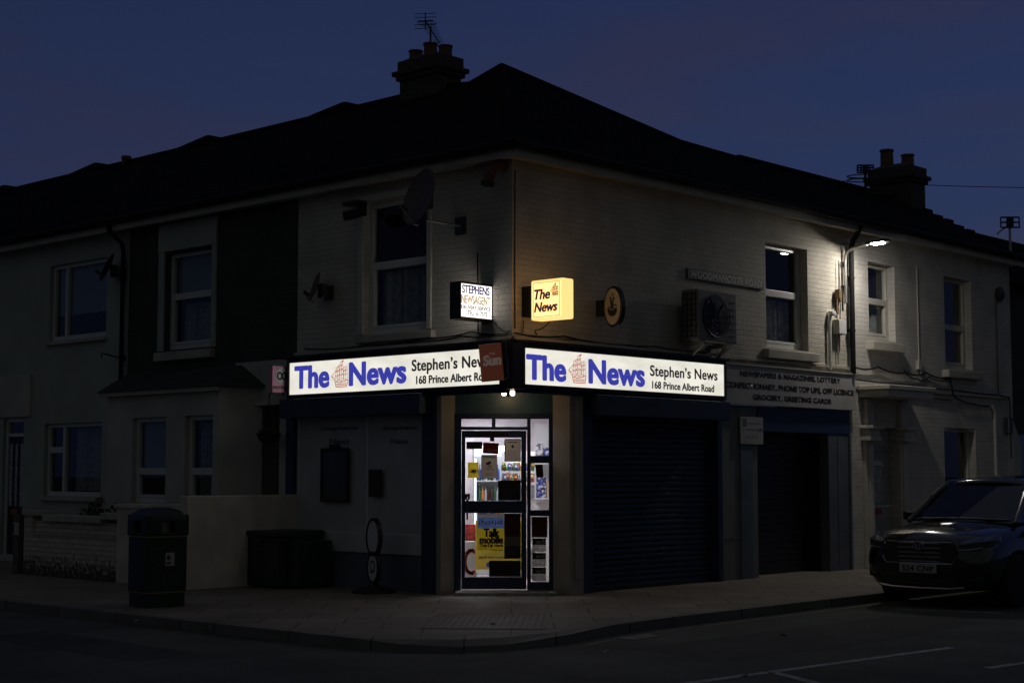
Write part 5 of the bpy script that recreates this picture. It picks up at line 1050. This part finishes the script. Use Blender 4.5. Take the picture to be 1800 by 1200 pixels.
bo = bd.modifiers.new('arch', 'BOOLEAN'); bo.operation = 'DIFFERENCE'; bo.object = cu_o; bo.solver = 'EXACT'
dg = bpy.context.evaluated_depsgraph_get(); dg.update(); me = bpy.data.meshes.new_from_object(bd.evaluated_get(dg)); bd.modifiers.clear(); bd.data = me; bpy.data.objects.remove(cu_o)
# glasshouse: dark glass with body-colour pillars and roof
gh = [[(1.18, y, 1.07) for y in (-.76, .76)], [(2.02, y, 1.60) for y in (-.58, .58)], [(3.75, y, 1.60) for y in (-.57, .57)], [(4.42, y, 1.12) for y in (-.70, .70)]]
gm = MB().face([gh[0][0], gh[0][1], gh[1][1], gh[1][0]]).build('windscreen', M_carglass, car)
sd = MB()
for s_ in (0, 1): sd.face([gh[0][s_], gh[1][s_], gh[2][s_], gh[3][s_]])
sd.face([gh[2][0], gh[2][1], gh[3][1], gh[3][0]]).build('side_glass', M_carglass, car)
rfm = MB()
rows = []
for x_, z_, hw_ in ((1.96, 1.595, .58), (2.15, 1.645, .585), (2.7, 1.685, .585), (3.3, 1.675, .58), (3.8, 1.635, .57), (3.95, 1.60, .565)):
    rows.append([(x_, hw_ * math.sin(a), z_ - .07 * (1 - math.cos(a)) ) for a in [rad(-90 + 18 * k) for k in range(11)]])
rfm.loft(rows, closed=False, caps=False).build('roof', M_carpaint, car, smooth=True, solid=.02)
pl_ = MB()
for s_ in (-1, 1):
    pl_.tube([(1.16, s_ * .775, 1.06), (1.6, s_ * .68, 1.36), (2.02, s_ * .592, 1.60)], .035, 8).tube([(2.02, s_ * .592, 1.60), (3.0, s_ * .60, 1.625), (3.8, s_ * .58, 1.60)], .03, 8).tube([(2.55, s_ * .745, 1.08), (2.62, s_ * .60, 1.61)], .035, 8).tube([(3.75, s_ * .575, 1.60), (4.2, s_ * .66, 1.3), (4.42, s_ * .72, 1.1)], .05, 8)
pl_.build('pillars', M_carpaint, car, smooth=True)
MB().box(1.5, 4.0, -.6, .6, .75, .80).box(1.62, 1.7, -.68, .68, .98, 1.06).box(2.2, 2.4, -.55, -.1, .9, 1.32).box(2.2, 2.4, .1, .55, .9, 1.32).build('cabin', M_black, car)
MB().tube([(1.24, -.7, 1.10), (1.2, -.2, 1.115), (1.2, .2, 1.115), (1.24, .7, 1.10)], .015).build('wipers', M_cartrim, car)
gri = MB()
for k, (zz, hw_) in enumerate(((.60, .50), (.655, .52), (.71, .53), (.77, .53), (.83, .50))): gri.tube([(-.016 + .06 * (abs(u) ** 3), u * hw_, zz) for u in [-1 + .2 * j for j in range(11)]], .010, 6)
gri.build('grille_bars', M_alloy, car)
MB().prism([(-.50, .58), (.50, .58), (.53, .72), (.47, .85), (-.47, .85), (-.53, .72)], -.012, .09, 'x').build('grille', M_cartrim, car, bevel=.01)
MB().tube([(-.026, -.46, .575), (-.046, 0, .57), (-.026, .46, .575)], .010, 6).tube([(-.02, -.47, .575), (-.005, -.53, .66)], .008, 6).tube([(-.02, .47, .575), (-.005, .53, .66)], .008, 6).build('grille_trim', M_chrome, car)
mb = MB(); ell = lambda rx, rz2: [(-.035, rx * math.cos(2 * math.pi * k / 24), .80 + rz2 * math.sin(2 * math.pi * k / 24)) for k in range(25)]
mb.tube(ell(.075, .05), .007, 6).tube(ell(.028, .045), .005, 6).tube([(-.035, .05 * math.cos(2 * math.pi * k / 16), .82 + .016 * math.sin(2 * math.pi * k / 16)) for k in range(17)], .005, 6).build('badge', M_chrome, car)
for s_ in (-1, 1):
    hl = MB().loft([[(.02, s_ * .54, .75), (.02, s_ * .54, .83), (.10, s_ * .54, .87), (.10, s_ * .54, .75)], [(.05, s_ * .66, .755), (.05, s_ * .66, .845), (.16, s_ * .66, .90), (.16, s_ * .66, .76)], [(.16, s_ * .80, .78), (.16, s_ * .80, .87), (.30, s_ * .78, .93), (.30, s_ * .78, .79)], [(.42, s_ * .905, .86), (.42, s_ * .90, .89), (.56, s_ * .86, .95), (.56, s_ * .86, .87)]]).build('headlight', M_headlamp, car, fix=True, bevel=.008)
    MB().tube([(.012, s_ * .55, .755), (.045, s_ * .66, .76), (.15, s_ * .80, .785)], .007, 6).build('light_strip', M_chrome, hl)
    MB().loft([[(.02, s_ * .60, .36), (.02, s_ * .60, .46), (.1, s_ * .6, .46), (.1, s_ * .6, .36)], [(.13, s_ * .80, .38), (.13, s_ * .80, .52), (.2, s_ * .8, .52), (.2, s_ * .8, .38)]]).build('fog_light', M_cartrim, car, fix=True)
    mi = MB().loft([[(1.55, s_ * .92, 1.06), (1.55, s_ * 1.08, 1.07), (1.55, s_ * 1.08, 1.19), (1.55, s_ * .92, 1.18)], [(1.68, s_ * .93, 1.07), (1.68, s_ * 1.08, 1.08), (1.68, s_ * 1.08, 1.18), (1.68, s_ * .93, 1.17)]]).box(1.58, 1.64, min(s_ * .84, s_ * .94), max(s_ * .84, s_ * .94), 1.07, 1.10).build('door_mirror', M_carpaint, car, fix=True, bevel=.02)
MB().tube([(.03, -.60, .285), (-.005, -.40, .265), (-.015, 0, .26), (-.005, .40, .265), (.03, .60, .285)], .016, 8).build('skid_trim', M_alloy, car)
MB().prism([(-.52, .30), (.52, .30), (.48, .40), (-.48, .40)], -.008, .05, 'x').build('lower_grille', M_cartrim, car)
np_ = MB().box(-.052, -.04, -.26, .26, .455, .565).build('number_plate', M_signpanel, car, bevel=.004)
o = text('lettering', 'S24 CNP', -.225, .225, .472, .548, 0, M_lettering, np_, .03, 0, 1.05); on_face(o, -.053, 0, -1)
for wx in (.92, 3.60):
    for s_ in (-1, 1):
        tm = Matrix.Rotation(rad(90) * s_, 3, 'X')
        wl = MB().lathe([(.235, -.115), (.32, -.115), (.345, -.085), (.345, .085), (.32, .115), (.235, .115)], (wx, s_ * .80, .345), 40, tm).build('wheel', M_tyre, car, smooth=True)
        rm_ = MB(); yo = s_ * .905
        for k in range(5):
            a = 2 * math.pi * k / 5 + .3
            for da in (-.16, .16): rm_.cyl((wx + .05 * math.cos(a), yo - s_ * .02, .345 + .05 * math.sin(a)), (wx + .225 * math.cos(a + da), yo - s_ * .01, .345 + .225 * math.sin(a + da)), .020, .016, n=6)
        rm_.cyl((wx, yo - s_ * .03, .345), (wx, yo + s_ * .005, .345), .06, n=18).tube([(wx + .235 * math.cos(q), yo - s_ * .005, .345 + .235 * math.sin(q)) for q in [2 * math.pi * k / 36 for k in range(37)]], .013, 6)
        rm_.build('rim', mat('silver wheel paint', (.5, .5, .5), .35, .35), wl); MB().cyl((wx, yo - s_ * .06, .345), (wx, yo - s_ * .07, .345), .225, n=28).build('brake_disc', M_dgrey, wl)
